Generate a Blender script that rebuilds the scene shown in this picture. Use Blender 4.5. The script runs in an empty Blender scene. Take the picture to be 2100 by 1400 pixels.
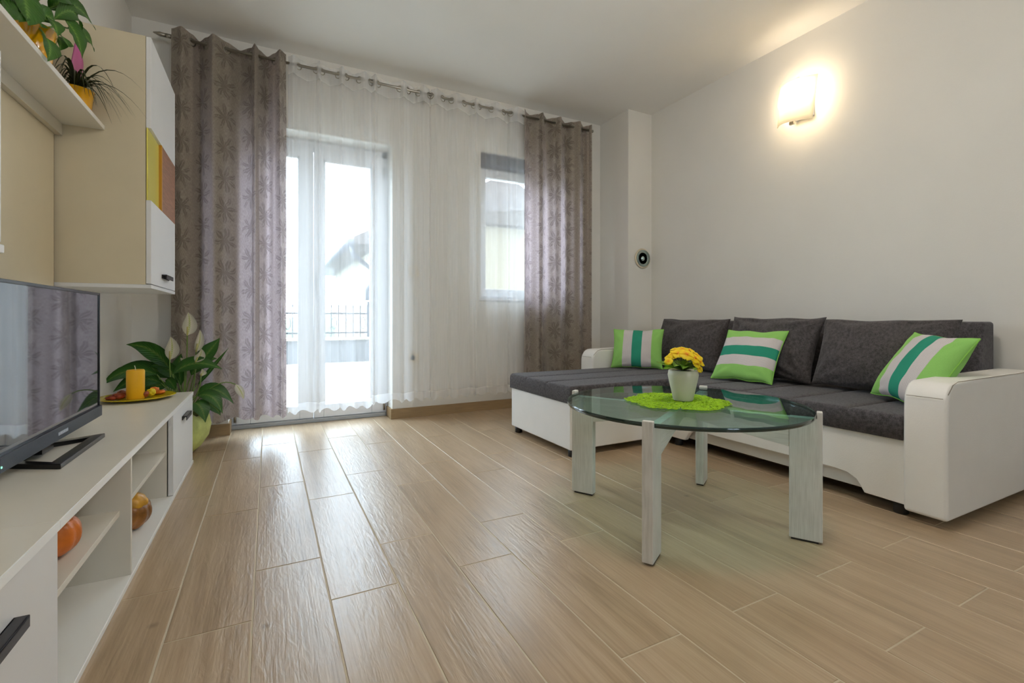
import bpy, bmesh, math, random
from mathutils import Vector, Matrix, noise
random.seed(7)
sc = bpy.context.scene
COL = sc.collection

# ------------------------------------------------------------ camera
F_PX, CX, CY, CAM_Z = 966.0, 1050.0, 653.0, 0.78
TH = math.atan(499.0 / F_PX); SN, CS = math.sin(TH), math.cos(TH)
cam = bpy.data.cameras.new('camera'); cam.sensor_width = 36.0; cam.lens = 36.0 * F_PX / 2100.0
cam.shift_y = -(700.0 - CY) / 2100.0; cam.clip_start = 0.02; cam.clip_end = 300
camo = bpy.data.objects.new('camera', cam); COL.objects.link(camo)
camo.location = (0, 0, CAM_Z); camo.rotation_euler = (math.pi / 2, 0, -TH)
sc.camera = camo

# ------------------------------------------------------------ world, lights, exposure
w = bpy.data.worlds.new('overcast_sky'); sc.world = w; w.use_nodes = True
bg = w.node_tree.nodes['Background']; bg.inputs[0].default_value = (0.73, 0.87, 1.0, 1); bg.inputs[1].default_value = 9.8
def portal(name, loc, rot, sx, sy):
    l = bpy.data.lights.new(name, 'AREA'); l.shape = 'RECTANGLE'; l.size = sx; l.size_y = sy; l.cycles.is_portal = True
    o = bpy.data.objects.new(name, l); COL.objects.link(o); o.location = loc; o.rotation_euler = rot
portal('door_portal', (0.31, 4.02, 1.06), (-math.pi / 2, 0, 0), 1.15, 2.15)
portal('window_portal', (2.0, 4.02, 1.57), (-math.pi / 2, 0, 0), 0.9, 1.35)
portal('rear_portal', (0.95, -4.35, 1.52), (math.pi / 2, 0, 0), 1.05, 1.05)
vs = sc.view_settings
sc.display_settings.display_device = 'sRGB'
vs.view_transform = 'Standard'; vs.look = 'None'; vs.gamma = 1.0; vs.use_curve_mapping = False
vs.exposure = 0.6
sc.cycles.max_bounces = 8; sc.cycles.transmission_bounces = 4; sc.cycles.glossy_bounces = 3; sc.cycles.transparent_max_bounces = 12
LAMP_W = 4.5; FILL_W = 27.0

# ------------------------------------------------------------ pixel helpers
def ray(px, py):
    u = (px - CX) / F_PX; v = (CY - py) / F_PX
    return Vector((SN + CS * u, CS - SN * u, v))
def onZ(px, py, z):
    r = ray(px, py); t = (z - CAM_Z) / r.z; return Vector((r.x * t, r.y * t, z))
def onY(px, py, y):
    r = ray(px, py); t = y / r.y; return Vector((r.x * t, y, CAM_Z + r.z * t))
def onX(px, py, x):
    r = ray(px, py); t = x / r.x; return Vector((x, r.y * t, CAM_Z + r.z * t))

# ------------------------------------------------------------ material helpers
def lin(c):
    return tuple(((v / 255) / 12.92 if v / 255 <= 0.04045 else ((v / 255 + 0.055) / 1.055) ** 2.4) for v in c) + (1.0,)
def new_mat(name):
    m = bpy.data.materials.new(name); m.use_nodes = True
    nt = m.node_tree; nt.nodes.clear()
    out = nt.nodes.new('ShaderNodeOutputMaterial')
    return m, nt, out
def N(nt, typ, **kw):
    n = nt.nodes.new(typ)
    for k, v in kw.items():
        if k.startswith('i_'):
            n.inputs[k[2:].replace('_', ' ')].default_value = v
        else:
            setattr(n, k, v)
    return n
def L(nt, a, b): nt.links.new(a, b)
def ramp(nt, fac, stops, interp='LINEAR'):
    r = nt.nodes.new('ShaderNodeValToRGB'); r.color_ramp.interpolation = interp
    el = r.color_ramp.elements
    while len(el) < len(stops): el.new(0.5)
    for e, (p, c) in zip(el, stops): e.position = p; e.color = c
    L(nt, fac, r.inputs[0]); return r.outputs[0]
def math_n(nt, op, a, b=None, c=None):
    n = nt.nodes.new('ShaderNodeMath'); n.operation = op
    for i, v in enumerate((a, b, c)):
        if v is None: continue
        if isinstance(v, (int, float)): n.inputs[i].default_value = v
        else: L(nt, v, n.inputs[i])
    return n.outputs[0]
def mixc(nt, f, a, b, blend='MIX'):
    n = nt.nodes.new('ShaderNodeMix'); n.data_type = 'RGBA'; n.blend_type = blend
    for s, v in ((0, f), (6, a), (7, b)):
        if isinstance(v, (int, float)): n.inputs[s].default_value = v
        elif isinstance(v, tuple): n.inputs[s].default_value = v
        else: L(nt, v, n.inputs[s])
    return n.outputs[2]
def plain(name, rgb, rough=0.5, spec=0.5, metal=0.0, var=0.0, scale=8.0, bump=0.0, bscale=60.0, coat=0.0, sheen=0.0, trans=0.0, stretch=None):
    """principled with slight noise colour variation and fine relief"""
    m, nt, out = new_mat(name)
    p = N(nt, 'ShaderNodeBsdfPrincipled'); L(nt, p.outputs[0], out.inputs[0])
    c = lin(rgb)
    p.inputs['Base Color'].default_value = c
    p.inputs['Roughness'].default_value = rough; p.inputs['Metallic'].default_value = metal
    p.inputs['Specular IOR Level'].default_value = spec; p.inputs['Coat Weight'].default_value = coat
    p.inputs['Sheen Weight'].default_value = sheen; p.inputs['Transmission Weight'].default_value = trans
    tc = N(nt, 'ShaderNodeTexCoord')
    src = tc.outputs['Object']
    if stretch:
        mp = N(nt, 'ShaderNodeMapping'); mp.inputs['Scale'].default_value = stretch; L(nt, src, mp.inputs[0]); src = mp.outputs[0]
    if var:
        nz = N(nt, 'ShaderNodeTexNoise', i_Scale=scale, i_Detail=4.0); L(nt, src, nz.inputs['Vector'])
        d = tuple(min(1, v * (1 - var)) for v in c[:3]) + (1,); e = tuple(min(1, v * (1 + var)) for v in c[:3]) + (1,)
        L(nt, ramp(nt, nz.outputs[0], [(0.3, d), (0.7, e)]), p.inputs['Base Color'])
    if bump:
        nb = N(nt, 'ShaderNodeTexNoise', i_Scale=bscale, i_Detail=3.0); L(nt, src, nb.inputs['Vector'])
        b = N(nt, 'ShaderNodeBump', i_Strength=bump, i_Distance=0.01); L(nt, nb.outputs[0], b.inputs['Height']); L(nt, b.outputs[0], p.inputs['Normal'])
    return m
def fabric(name, rgb, var=0.25, scale=320.0, bump=0.35):
    m, nt, out = new_mat(name)
    p = N(nt, 'ShaderNodeBsdfPrincipled', i_Roughness=0.9); L(nt, p.outputs[0], out.inputs[0])
    p.inputs['Specular IOR Level'].default_value = 0.2; p.inputs['Sheen Weight'].default_value = 0.15
    tc = N(nt, 'ShaderNodeTexCoord')
    nz = N(nt, 'ShaderNodeTexNoise', i_Scale=scale, i_Detail=2.0); L(nt, tc.outputs['Object'], nz.inputs['Vector'])
    n2 = N(nt, 'ShaderNodeTexNoise', i_Scale=scale * 0.3, i_Detail=2.0); L(nt, tc.outputs['Object'], n2.inputs['Vector'])
    f = math_n(nt, 'MULTIPLY_ADD', n2.outputs[0], 0.5, math_n(nt, 'MULTIPLY', nz.outputs[0], 0.5))
    c = lin(rgb); d = tuple(v * (1 - var) for v in c[:3]) + (1,); e = tuple(v * (1 + var) for v in c[:3]) + (1,)
    L(nt, ramp(nt, f, [(0.35, d), (0.65, e)]), p.inputs['Base Color'])
    b = N(nt, 'ShaderNodeBump', i_Strength=bump, i_Distance=0.004); L(nt, nz.outputs[0], b.inputs['Height']); L(nt, b.outputs[0], p.inputs['Normal'])
    return m
def thin_glass(name, tint, ior=1.5, rough=0.0, amount=1.0):
    m, nt, out = new_mat(name)
    t = N(nt, 'ShaderNodeBsdfTransparent'); t.inputs[0].default_value = tint
    g = N(nt, 'ShaderNodeBsdfGlossy', i_Roughness=rough)
    fr = N(nt, 'ShaderNodeFresnel', i_IOR=ior); ge = N(nt, 'ShaderNodeNewGeometry')
    L(nt, math_n(nt, 'ADD', ior, math_n(nt, 'MULTIPLY', ge.outputs['Backfacing'], 1.0 / ior - ior)), fr.inputs['IOR'])   # same reflectance from either side
    mx = N(nt, 'ShaderNodeMixShader'); L(nt, math_n(nt, 'MULTIPLY', fr.outputs[0], amount), mx.inputs[0]); L(nt, t.outputs[0], mx.inputs[1]); L(nt, g.outputs[0], mx.inputs[2])
    L(nt, mx.outputs[0], out.inputs[0]); return m
def emit(name, rgb, s):
    m, nt, out = new_mat(name); e = N(nt, 'ShaderNodeEmission', i_Strength=s); e.inputs[0].default_value = rgb
    L(nt, e.outputs[0], out.inputs[0]); return m
def leafy(name, rgb, rgb2, tr=0.3):
    m, nt, out = new_mat(name)
    p = N(nt, 'ShaderNodeBsdfPrincipled', i_Roughness=0.35); t = N(nt, 'ShaderNodeBsdfTranslucent')
    uv = N(nt, 'ShaderNodeUVMap'); sp = N(nt, 'ShaderNodeSeparateXYZ'); L(nt, uv.outputs[0], sp.inputs[0])
    mid = math_n(nt, 'ABSOLUTE', math_n(nt, 'SUBTRACT', sp.outputs[0], 0.5))
    vein = math_n(nt, 'SINE', math_n(nt, 'MULTIPLY', math_n(nt, 'SUBTRACT', sp.outputs[1], math_n(nt, 'MULTIPLY', mid, 0.6)), 70.0))
    f = math_n(nt, 'MULTIPLY_ADD', vein, 0.035, math_n(nt, 'MULTIPLY', mid, 1.2))
    col = ramp(nt, f, [(0.0, lin(rgb2)), (0.12, lin(rgb)), (0.7, lin(tuple(v * 0.8 for v in rgb)))])
    L(nt, col, p.inputs['Base Color']); L(nt, col, t.inputs[0])
    b = N(nt, 'ShaderNodeBump', i_Strength=0.15, i_Distance=0.003); L(nt, vein, b.inputs['Height']); L(nt, b.outputs[0], p.inputs['Normal'])
    mx = N(nt, 'ShaderNodeMixShader'); mx.inputs[0].default_value = tr
    L(nt, p.outputs[0], mx.inputs[1]); L(nt, t.outputs[0], mx.inputs[2]); L(nt, mx.outputs[0], out.inputs[0]); return m

M = {}
M['wall'] = plain('wall_paint', (233, 230, 223), 0.9, 0.2, var=0.015, scale=3, bump=0.05, bscale=180)
M['ceiling'] = plain('ceiling_paint', (243, 241, 236), 0.9, 0.2, var=0.01, scale=3)
M['laminate'] = plain('white_laminate', (226, 220, 206), 0.35, 0.4, var=0.02, scale=5)
M['band'] = plain('white_edge_band', (250, 250, 248), 0.3, 0.5)
M['laminate_edge'] = plain('white_edge', (238, 236, 230), 0.35, 0.4)
M['door_white'] = plain('satin_white_front', (232, 232, 232), 0.4, 0.4, var=0.01)
M['pvc'] = plain('white_pvc', (235, 236, 240), 0.3, 0.5)
M['black_metal'] = plain('dark_bronze_metal', (52, 46, 46), 0.35, 0.5, metal=0.6)
M['black_plastic'] = plain('black_gloss_plastic', (18, 18, 20), 0.22, 0.5)
M['steel'] = plain('brushed_steel', (170, 165, 155), 0.3, 0.5, metal=1.0)
M['alu'] = plain('aluminium_sill', (170, 172, 176), 0.4, 0.5, metal=0.5)
M['leather'] = plain('white_leatherette', (240, 236, 229), 0.45, 0.4, var=0.015, bump=0.12, bscale=260)
M['sofa_fabric'] = fabric('charcoal_fabric', (84, 80, 82), var=0.5, scale=240)
M['sofa_fabric2'] = fabric('charcoal_cushion_fabric', (80, 75, 75), var=0.45, scale=240, bump=0.3)
M['seam'] = plain('seam_thread', (150, 140, 125), 0.8)
M['candle'] = plain('yellow_wax', (246, 186, 34), 0.45, 0.4, var=0.03)
M['wick'] = plain('wick', (225, 220, 205), 0.9)
M['plate'] = plain('yellow_plate', (205, 180, 10), 0.25, 0.5, coat=0.3)
M['plate_rim'] = plain('pale_rim', (225, 215, 150), 0.3)
M['pot_yellow'] = plain('glossy_yellow_ceramic', (232, 168, 14), 0.12, 0.6, coat=0.6, var=0.03)
M['soil'] = plain('potting_soil', (52, 38, 28), 0.95, var=0.4, scale=60, bump=0.8)
M['paper'] = plain('pale_green_wrap', (205, 214, 130), 0.6, 0.3, var=0.12, scale=18, bump=0.3, bscale=30)
M['leaf'] = leafy('peace_lily_leaf', (60, 110, 40), (104, 140, 66))
M['leaf2'] = leafy('philodendron_leaf', (66, 118, 36), (120, 160, 70))
M['blade'] = leafy('air_plant_blade', (58, 66, 36), (72, 80, 44))
M['stem'] = plain('green_stem', (110, 140, 62), 0.5)
M['spathe'] = leafy('white_spathe', (238, 234, 215), (196, 205, 120), tr=0.35)
M['spadix'] = plain('spadix', (208, 200, 130), 0.8, bump=0.5, bscale=300)
M['vase'] = plain('ivory_ceramic', (226, 220, 200), 0.4, 0.4, var=0.01)
def mat_petal():
    m, nt, out = new_mat('yellow_petal')
    p = N(nt, 'ShaderNodeBsdfPrincipled', i_Roughness=0.6); t = N(nt, 'ShaderNodeBsdfTranslucent')
    uv = N(nt, 'ShaderNodeUVMap'); sp = N(nt, 'ShaderNodeSeparateXYZ'); L(nt, uv.outputs[0], sp.inputs[0])
    col = ramp(nt, sp.outputs[0], [(0.5, lin((240, 140, 10))), (0.66, lin((250, 200, 10))), (0.8, lin((252, 220, 20)))])
    L(nt, col, p.inputs['Base Color']); L(nt, col, t.inputs[0])
    mx = N(nt, 'ShaderNodeMixShader'); mx.inputs[0].default_value = 0.25; L(nt, p.outputs[0], mx.inputs[1]); L(nt, t.outputs[0], mx.inputs[2]); L(nt, mx.outputs[0], out.inputs[0]); return m
M['petal'] = mat_petal()
M['petal_eye'] = plain('orange_flower_eye', (238, 130, 20), 0.7)
M['prim_leaf'] = leafy('primrose_leaf', (126, 172, 58), (176, 200, 96), tr=0.4)
M['lime'] = plain('lime_paper_yarn', (152, 195, 20), 0.6, 0.3, var=0.25, scale=90)
M['wick_fruit'] = plain('dried_fruit', (150, 70, 28), 0.6, var=0.5, scale=50, bump=0.5)
M['fruit_red'] = plain('dried_red_slice', (142, 54, 22), 0.45, var=0.4, scale=60, bump=0.4)
M['fruit_orange'] = plain('dried_orange_peel', (226, 122, 30), 0.5, var=0.25, scale=60, bump=0.4)
M['fruit_yellow'] = plain('yellow_wicker_ball', (232, 205, 20), 0.6, var=0.25, scale=90, bump=0.7, bscale=90)
M['fruit_tan'] = plain('tan_wood_piece', (205, 160, 105), 0.7, var=0.3, scale=60)
M['pump_or'] = plain('orange_pumpkin_skin', (214, 116, 34), 0.35, 0.5, var=0.3, scale=14, bump=0.3, bscale=40, coat=0.2)
M['pump_br'] = plain('brown_pumpkin_skin', (150, 96, 30), 0.35, 0.5, var=0.5, scale=22, bump=0.4, bscale=40, coat=0.2)
M['pump_ye'] = plain('yellow_pumpkin_crown', (205, 150, 40), 0.4, var=0.4, scale=25)
M['pump_stem'] = plain('dry_stem', (150, 112, 66), 0.9, var=0.3, scale=40)
M['ivory_plastic'] = plain('ivory_plastic', (226, 212, 186), 0.4)
M['dark'] = plain('dark_gap', (60, 50, 40), 0.8)
M['brown_gap'] = plain('brown_gap_shade', (104, 76, 34), 0.6)
M['head_strip'] = plain('blue_grey_head_box', (70, 74, 92), 0.6)
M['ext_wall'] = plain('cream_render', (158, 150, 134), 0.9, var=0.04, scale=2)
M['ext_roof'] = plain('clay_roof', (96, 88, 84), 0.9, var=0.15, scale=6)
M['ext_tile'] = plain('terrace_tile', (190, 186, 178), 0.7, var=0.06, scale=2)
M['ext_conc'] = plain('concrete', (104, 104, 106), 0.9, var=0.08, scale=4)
M['iron'] = plain('wrought_iron', (52, 54, 60), 0.6)
M['ext_green'] = plain('distant_green', (84, 98, 78), 0.95, var=0.3, scale=3)
M['bark'] = plain('bark', (92, 78, 66), 0.95)
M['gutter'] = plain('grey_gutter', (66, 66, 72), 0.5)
M['win_glass'] = thin_glass('window_glass', (0.94, 0.96, 0.97, 1), 1.45)
M['table_glass'] = thin_glass('green_table_glass', (0.77, 0.95, 0.93, 1), 1.5)
M['table_edge'] = plain('dark_green_glass_edge', (26, 52, 46), 0.08, 0.6, coat=0.5)
def satin_glass(name, rgb, tint, dif):
    m, nt, out = new_mat(name)
    t = N(nt, 'ShaderNodeBsdfTransparent'); t.inputs[0].default_value = tint
    p = N(nt, 'ShaderNodeBsdfPrincipled', i_Roughness=0.1); p.inputs['Base Color'].default_value = lin(rgb)
    mx = N(nt, 'ShaderNodeMixShader'); mx.inputs[0].default_value = dif; L(nt, t.outputs[0], mx.inputs[1]); L(nt, p.outputs[0], mx.inputs[2]); L(nt, mx.outputs[0], out.inputs[0]); return m
M['cab_glass'] = satin_glass('yellow_green_cabinet_glass', (250, 238, 120), (0.97, 0.97, 0.7, 1), 0.85)
M['clear_glass'] = thin_glass('clear_glass', (0.93, 0.96, 0.93, 1), 1.9)
M['badge'] = plain('silver_badge', (205, 210, 220), 0.4, metal=0.3)
M['led'] = emit('green_led', (0.2, 1.0, 0.5, 1), 2.0)
M['bulb'] = emit('warm_bulb', (1.0, 0.80, 0.56, 1), LAMP_W * 10)
M['feet'] = plain('black_plastic_foot', (40, 36, 34), 0.5)
M['cream_edge'] = plain('beige_panel', (216, 204, 176), 0.45, 0.3, var=0.02)
M['pink'] = None

# wood-look porcelain plank
def mat_plank():
    m, nt, out = new_mat('wood_look_porcelain')
    p = N(nt, 'ShaderNodeBsdfPrincipled'); L(nt, p.outputs[0], out.inputs[0])
    tc = N(nt, 'ShaderNodeTexCoord'); oi = N(nt, 'ShaderNodeObjectInfo')
    off = math_n(nt, 'MULTIPLY', oi.outputs['Random'], 37.0)
    cb = N(nt, 'ShaderNodeCombineXYZ'); L(nt, off, cb.inputs[0]); L(nt, math_n(nt, 'MULTIPLY', off, 1.7), cb.inputs[1])
    ad = N(nt, 'ShaderNodeVectorMath', operation='ADD'); L(nt, tc.outputs['Object'], ad.inputs[0]); L(nt, cb.outputs[0], ad.inputs[1])
    m1 = N(nt, 'ShaderNodeMapping'); m1.inputs['Scale'].default_value = (26, 1.3, 1); L(nt, ad.outputs[0], m1.inputs[0])
    n1 = N(nt, 'ShaderNodeTexNoise', i_Scale=1.0, i_Detail=6.0, i_Distortion=0.6); L(nt, m1.outputs[0], n1.inputs['Vector'])
    m2 = N(nt, 'ShaderNodeMapping'); m2.inputs['Scale'].default_value = (170, 5, 1); L(nt, ad.outputs[0], m2.inputs[0])
    n2 = N(nt, 'ShaderNodeTexNoise', i_Scale=1.0, i_Detail=4.0); L(nt, m2.outputs[0], n2.inputs['Vector'])
    n3 = N(nt, 'ShaderNodeTexNoise', i_Scale=5.0, i_Detail=3.0); L(nt, ad.outputs[0], n3.inputs['Vector'])
    f = math_n(nt, 'ADD', math_n(nt, 'MULTIPLY', n1.outputs[0], 0.48), math_n(nt, 'ADD', math_n(nt, 'MULTIPLY', n2.outputs[0], 0.37), math_n(nt, 'MULTIPLY', n3.outputs[0], 0.15)))
    f = math_n(nt, 'ADD', f, math_n(nt, 'MULTIPLY', math_n(nt, 'SUBTRACT', oi.outputs['Random'], 0.5), 0.06))
    col = ramp(nt, f, [(0.30, lin((150, 127, 98))), (0.48, lin((176, 151, 120))), (0.66, lin((193, 170, 140)))])
    # a few small knots
    vo = N(nt, 'ShaderNodeTexVoronoi', i_Scale=3.1); L(nt, ad.outputs[0], vo.inputs['Vector'])
    kn = ramp(nt, vo.outputs['Distance'], [(0.0, (0.45, 0.45, 0.45, 1)), (0.05, (1, 1, 1, 1))])
    L(nt, mixc(nt, 0.8, col, kn, 'MULTIPLY'), p.inputs['Base Color'])
    ro = math_n(nt, 'ADD', 0.24, math_n(nt, 'MULTIPLY', n1.outputs[0], 0.16)); L(nt, ro, p.inputs['Roughness'])
    p.inputs['Specular IOR Level'].default_value = 0.8
    m4 = N(nt, 'ShaderNodeMapping'); m4.inputs['Scale'].default_value = (45, 9, 1); L(nt, ad.outputs[0], m4.inputs[0])
    n4 = N(nt, 'ShaderNodeTexNoise', i_Scale=1.0, i_Detail=3.0, i_Distortion=1.0); L(nt, m4.outputs[0], n4.inputs['Vector'])
    b = N(nt, 'ShaderNodeBump', i_Strength=0.3, i_Distance=0.004)
    L(nt, math_n(nt, 'ADD', n4.outputs[0], math_n(nt, 'MULTIPLY', n2.outputs[0], 0.4)), b.inputs['Height']); L(nt, b.outputs[0], p.inputs['Normal'])
    return m
M['plank'] = mat_plank()
M['grout'] = plain('sand_grout', (205, 192, 168), 0.9, var=0.05, scale=30)
M['skirting'] = plain('wood_look_skirting', (162, 136, 100), 0.4, 0.4, var=0.18, scale=6, stretch=(1.5, 1.5, 40))
M['walnut'] = plain('brown_wood_veneer', (158, 112, 84), 0.5, 0.3, var=0.22, scale=5, stretch=(3, 3, 40))
M['amber'] = plain('amber_wood_edge', (196, 140, 24), 0.45)
# whitewashed table timber
def mat_wash():
    m, nt, out = new_mat('whitewashed_wood')
    p = N(nt, 'ShaderNodeBsdfPrincipled', i_Roughness=0.55); L(nt, p.outputs[0], out.inputs[0])
    tc = N(nt, 'ShaderNodeTexCoord')
    uv = N(nt, 'ShaderNodeUVMap'); mp = N(nt, 'ShaderNodeMapping'); mp.inputs['Scale'].default_value = (260, 9, 1); L(nt, uv.outputs[0], mp.inputs[0])
    n1 = N(nt, 'ShaderNodeTexNoise', i_Scale=1.0, i_Detail=5.0); L(nt, mp.outputs[0], n1.inputs['Vector'])
    n2 = N(nt, 'ShaderNodeTexNoise', i_Scale=9.0, i_Detail=3.0); L(nt, tc.outputs['Object'], n2.inputs['Vector'])
    f = math_n(nt, 'ADD', math_n(nt, 'MULTIPLY', n1.outputs[0], 0.65), math_n(nt, 'MULTIPLY', n2.outputs[0], 0.35))
    L(nt, ramp(nt, f, [(0.32, lin((206, 203, 195))), (0.5, lin((224, 221, 214))), (0.66, lin((234, 232, 226)))]), p.inputs['Base Color'])
    b = N(nt, 'ShaderNodeBump', i_Strength=0.25, i_Distance=0.002); L(nt, n1.outputs[0], b.inputs['Height']); L(nt, b.outputs[0], p.inputs['Normal'])
    return m
M['wash'] = mat_wash()
# jacquard drape: palmate leaves, tone on tone, lets some daylight through
def mat_drape():
    m, nt, out = new_mat('taupe_leaf_jacquard')
    uv = N(nt, 'ShaderNodeUVMap'); sp = N(nt, 'ShaderNodeSeparateXYZ')
    dn = N(nt, 'ShaderNodeTexNoise', i_Scale=14.0, i_Detail=2.0); L(nt, uv.outputs[0], dn.inputs['Vector'])
    dm = N(nt, 'ShaderNodeVectorMath', operation='MULTIPLY_ADD'); L(nt, dn.outputs['Color'], dm.inputs[0]); dm.inputs[1].default_value = (0.05, 0.05, 0); L(nt, uv.outputs[0], dm.inputs[2])
    L(nt, dm.outputs[0], sp.inputs[0])
    def leaf(cw, ch, ox, oy, n, size, rot):
        u = math_n(nt, 'ADD', math_n(nt, 'DIVIDE', sp.outputs[0], cw), ox)
        iu = math_n(nt, 'FLOOR', u)
        v = math_n(nt, 'ADD', math_n(nt, 'ADD', math_n(nt, 'DIVIDE', sp.outputs[1], ch), oy), math_n(nt, 'MULTIPLY', iu, 0.5))
        fu = math_n(nt, 'MULTIPLY', math_n(nt, 'SUBTRACT', math_n(nt, 'FRACT', u), 0.5), cw)
        fv = math_n(nt, 'MULTIPLY', math_n(nt, 'SUBTRACT', math_n(nt, 'FRACT', v), 0.5), ch)
        r = math_n(nt, 'SQRT', math_n(nt, 'ADD', math_n(nt, 'MULTIPLY', fu, fu), math_n(nt, 'MULTIPLY', fv, fv)))
        hs = math_n(nt, 'FRACT', math_n(nt, 'MULTIPLY', math_n(nt, 'SINE', math_n(nt, 'ADD', math_n(nt, 'MULTIPLY', iu, 12.99), math_n(nt, 'MULTIPLY', math_n(nt, 'FLOOR', v), 78.23))), 43758.5))
        a = math_n(nt, 'ADD', math_n(nt, 'ARCTAN2', fv, fu), math_n(nt, 'MULTIPLY_ADD', hs, 6.283, rot))
        lob = math_n(nt, 'ABSOLUTE', math_n(nt, 'COSINE', math_n(nt, 'MULTIPLY', a, n / 2.0)))
        lob = math_n(nt, 'POWER', lob, 0.9)
        d = math_n(nt, 'DIVIDE', math_n(nt, 'SUBTRACT', math_n(nt, 'MULTIPLY', lob, size), r), 0.012)
        return d, lob
    def clamp01(x):
        n = nt.nodes.new('ShaderNodeClamp'); L(nt, x, n.inputs[0]); return n.outputs[0]
    d1, l1 = leaf(0.21, 0.20, 0.0, 0.0, 7.0, 0.092, 0.4)
    d2, l2 = leaf(0.21, 0.20, 0.5, 0.33, 7.0, 0.10, 1.1)
    dark = clamp01(d1)
    rib = math_n(nt, 'GREATER_THAN', l1, 0.985)
    dark = math_n(nt, 'MULTIPLY', dark, math_n(nt, 'SUBTRACT', 1.0, math_n(nt, 'MULTIPLY', rib, 0.7)))
    light = math_n(nt, 'MULTIPLY', clamp01(d2), math_n(nt, 'SUBTRACT', 1.0, clamp01(math_n(nt, 'SUBTRACT', d2, 1.0))))
    wv = N(nt, 'ShaderNodeTexNoise', i_Scale=900.0, i_Detail=2.0); L(nt, uv.outputs[0], wv.inputs['Vector'])
    mp = N(nt, 'ShaderNodeMapping'); mp.inputs['Scale'].default_value = (420, 60, 1); L(nt, uv.outputs[0], mp.inputs[0])
    wv2 = N(nt, 'ShaderNodeTexNoise', i_Scale=1.0, i_Detail=2.0); L(nt, mp.outputs[0], wv2.inputs['Vector'])
    base = ramp(nt, wv2.outputs[0], [(0.3, lin((152, 143, 127))), (0.7, lin((180, 171, 153)))])
    c = mixc(nt, math_n(nt, 'MULTIPLY', dark, 0.5), base, lin((100, 90, 78)))
    c = mixc(nt, math_n(nt, 'MULTIPLY', light, 0.7), c, lin((188, 180, 162)))
    df = N(nt, 'ShaderNodeBsdfPrincipled', i_Roughness=0.7); df.inputs['Specular IOR Level'].default_value = 0.3; df.inputs['Sheen Weight'].default_value = 0.2
    L(nt, c, df.inputs['Base Color'])
    tr = N(nt, 'ShaderNodeBsdfTranslucent')
    tb = ramp(nt, wv2.outputs[0], [(0.3, (0.34, 0.26, 0.275, 1)), (0.7, (0.58, 0.47, 0.50, 1))])
    L(nt, mixc(nt, math_n(nt, 'MULTIPLY', dark, 0.55), tb, (0.22, 0.17, 0.18, 1)), tr.inputs[0])
    mx = N(nt, 'ShaderNodeMixShader'); mx.inputs[0].default_value = 0.36
    L(nt, df.outputs[0], mx.inputs[1]); L(nt, tr.outputs[0], mx.inputs[2]); L(nt, mx.outputs[0], out.inputs[0])
    b = N(nt, 'ShaderNodeBump', i_Strength=0.2, i_Distance=0.002); L(nt, wv.outputs[0], b.inputs['Height']); L(nt, b.outputs[0], df.inputs['Normal'])
    return m
M['drape'] = mat_drape()
def mat_sheer(name, op):
    m, nt, out = new_mat(name)
    uv = N(nt, 'ShaderNodeUVMap'); mp = N(nt, 'ShaderNodeMapping'); mp.inputs['Scale'].default_value = (300, 3, 1); L(nt, uv.outputs[0], mp.inputs[0])
    nz = N(nt, 'ShaderNodeTexNoise', i_Scale=1.0, i_Detail=2.0); L(nt, mp.outputs[0], nz.inputs['Vector'])
    d = N(nt, 'ShaderNodeBsdfDiffuse'); d.inputs[0].default_value = (0.95, 0.95, 0.94, 1)
    t = N(nt, 'ShaderNodeBsdfTranslucent'); t.inputs[0].default_value = (0.93, 0.93, 0.95, 1)
    m1 = N(nt, 'ShaderNodeMixShader'); m1.inputs[0].default_value = 0.5; L(nt, d.outputs[0], m1.inputs[1]); L(nt, t.outputs[0], m1.inputs[2])
    tp = N(nt, 'ShaderNodeBsdfTransparent')
    m2 = N(nt, 'ShaderNodeMixShader'); L(nt, math_n(nt, 'ADD', op - 0.05, math_n(nt, 'MULTIPLY', nz.outputs[0], 0.1)), m2.inputs[0])
    L(nt, tp.outputs[0], m2.inputs[1]); L(nt, m1.outputs[0], m2.inputs[2]); L(nt, m2.outputs[0], out.inputs[0]); return m
M['sheer'] = mat_sheer('white_voile', 0.31)
M['sheer_hem'] = mat_sheer('white_voile_doubled', 0.55)
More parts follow.
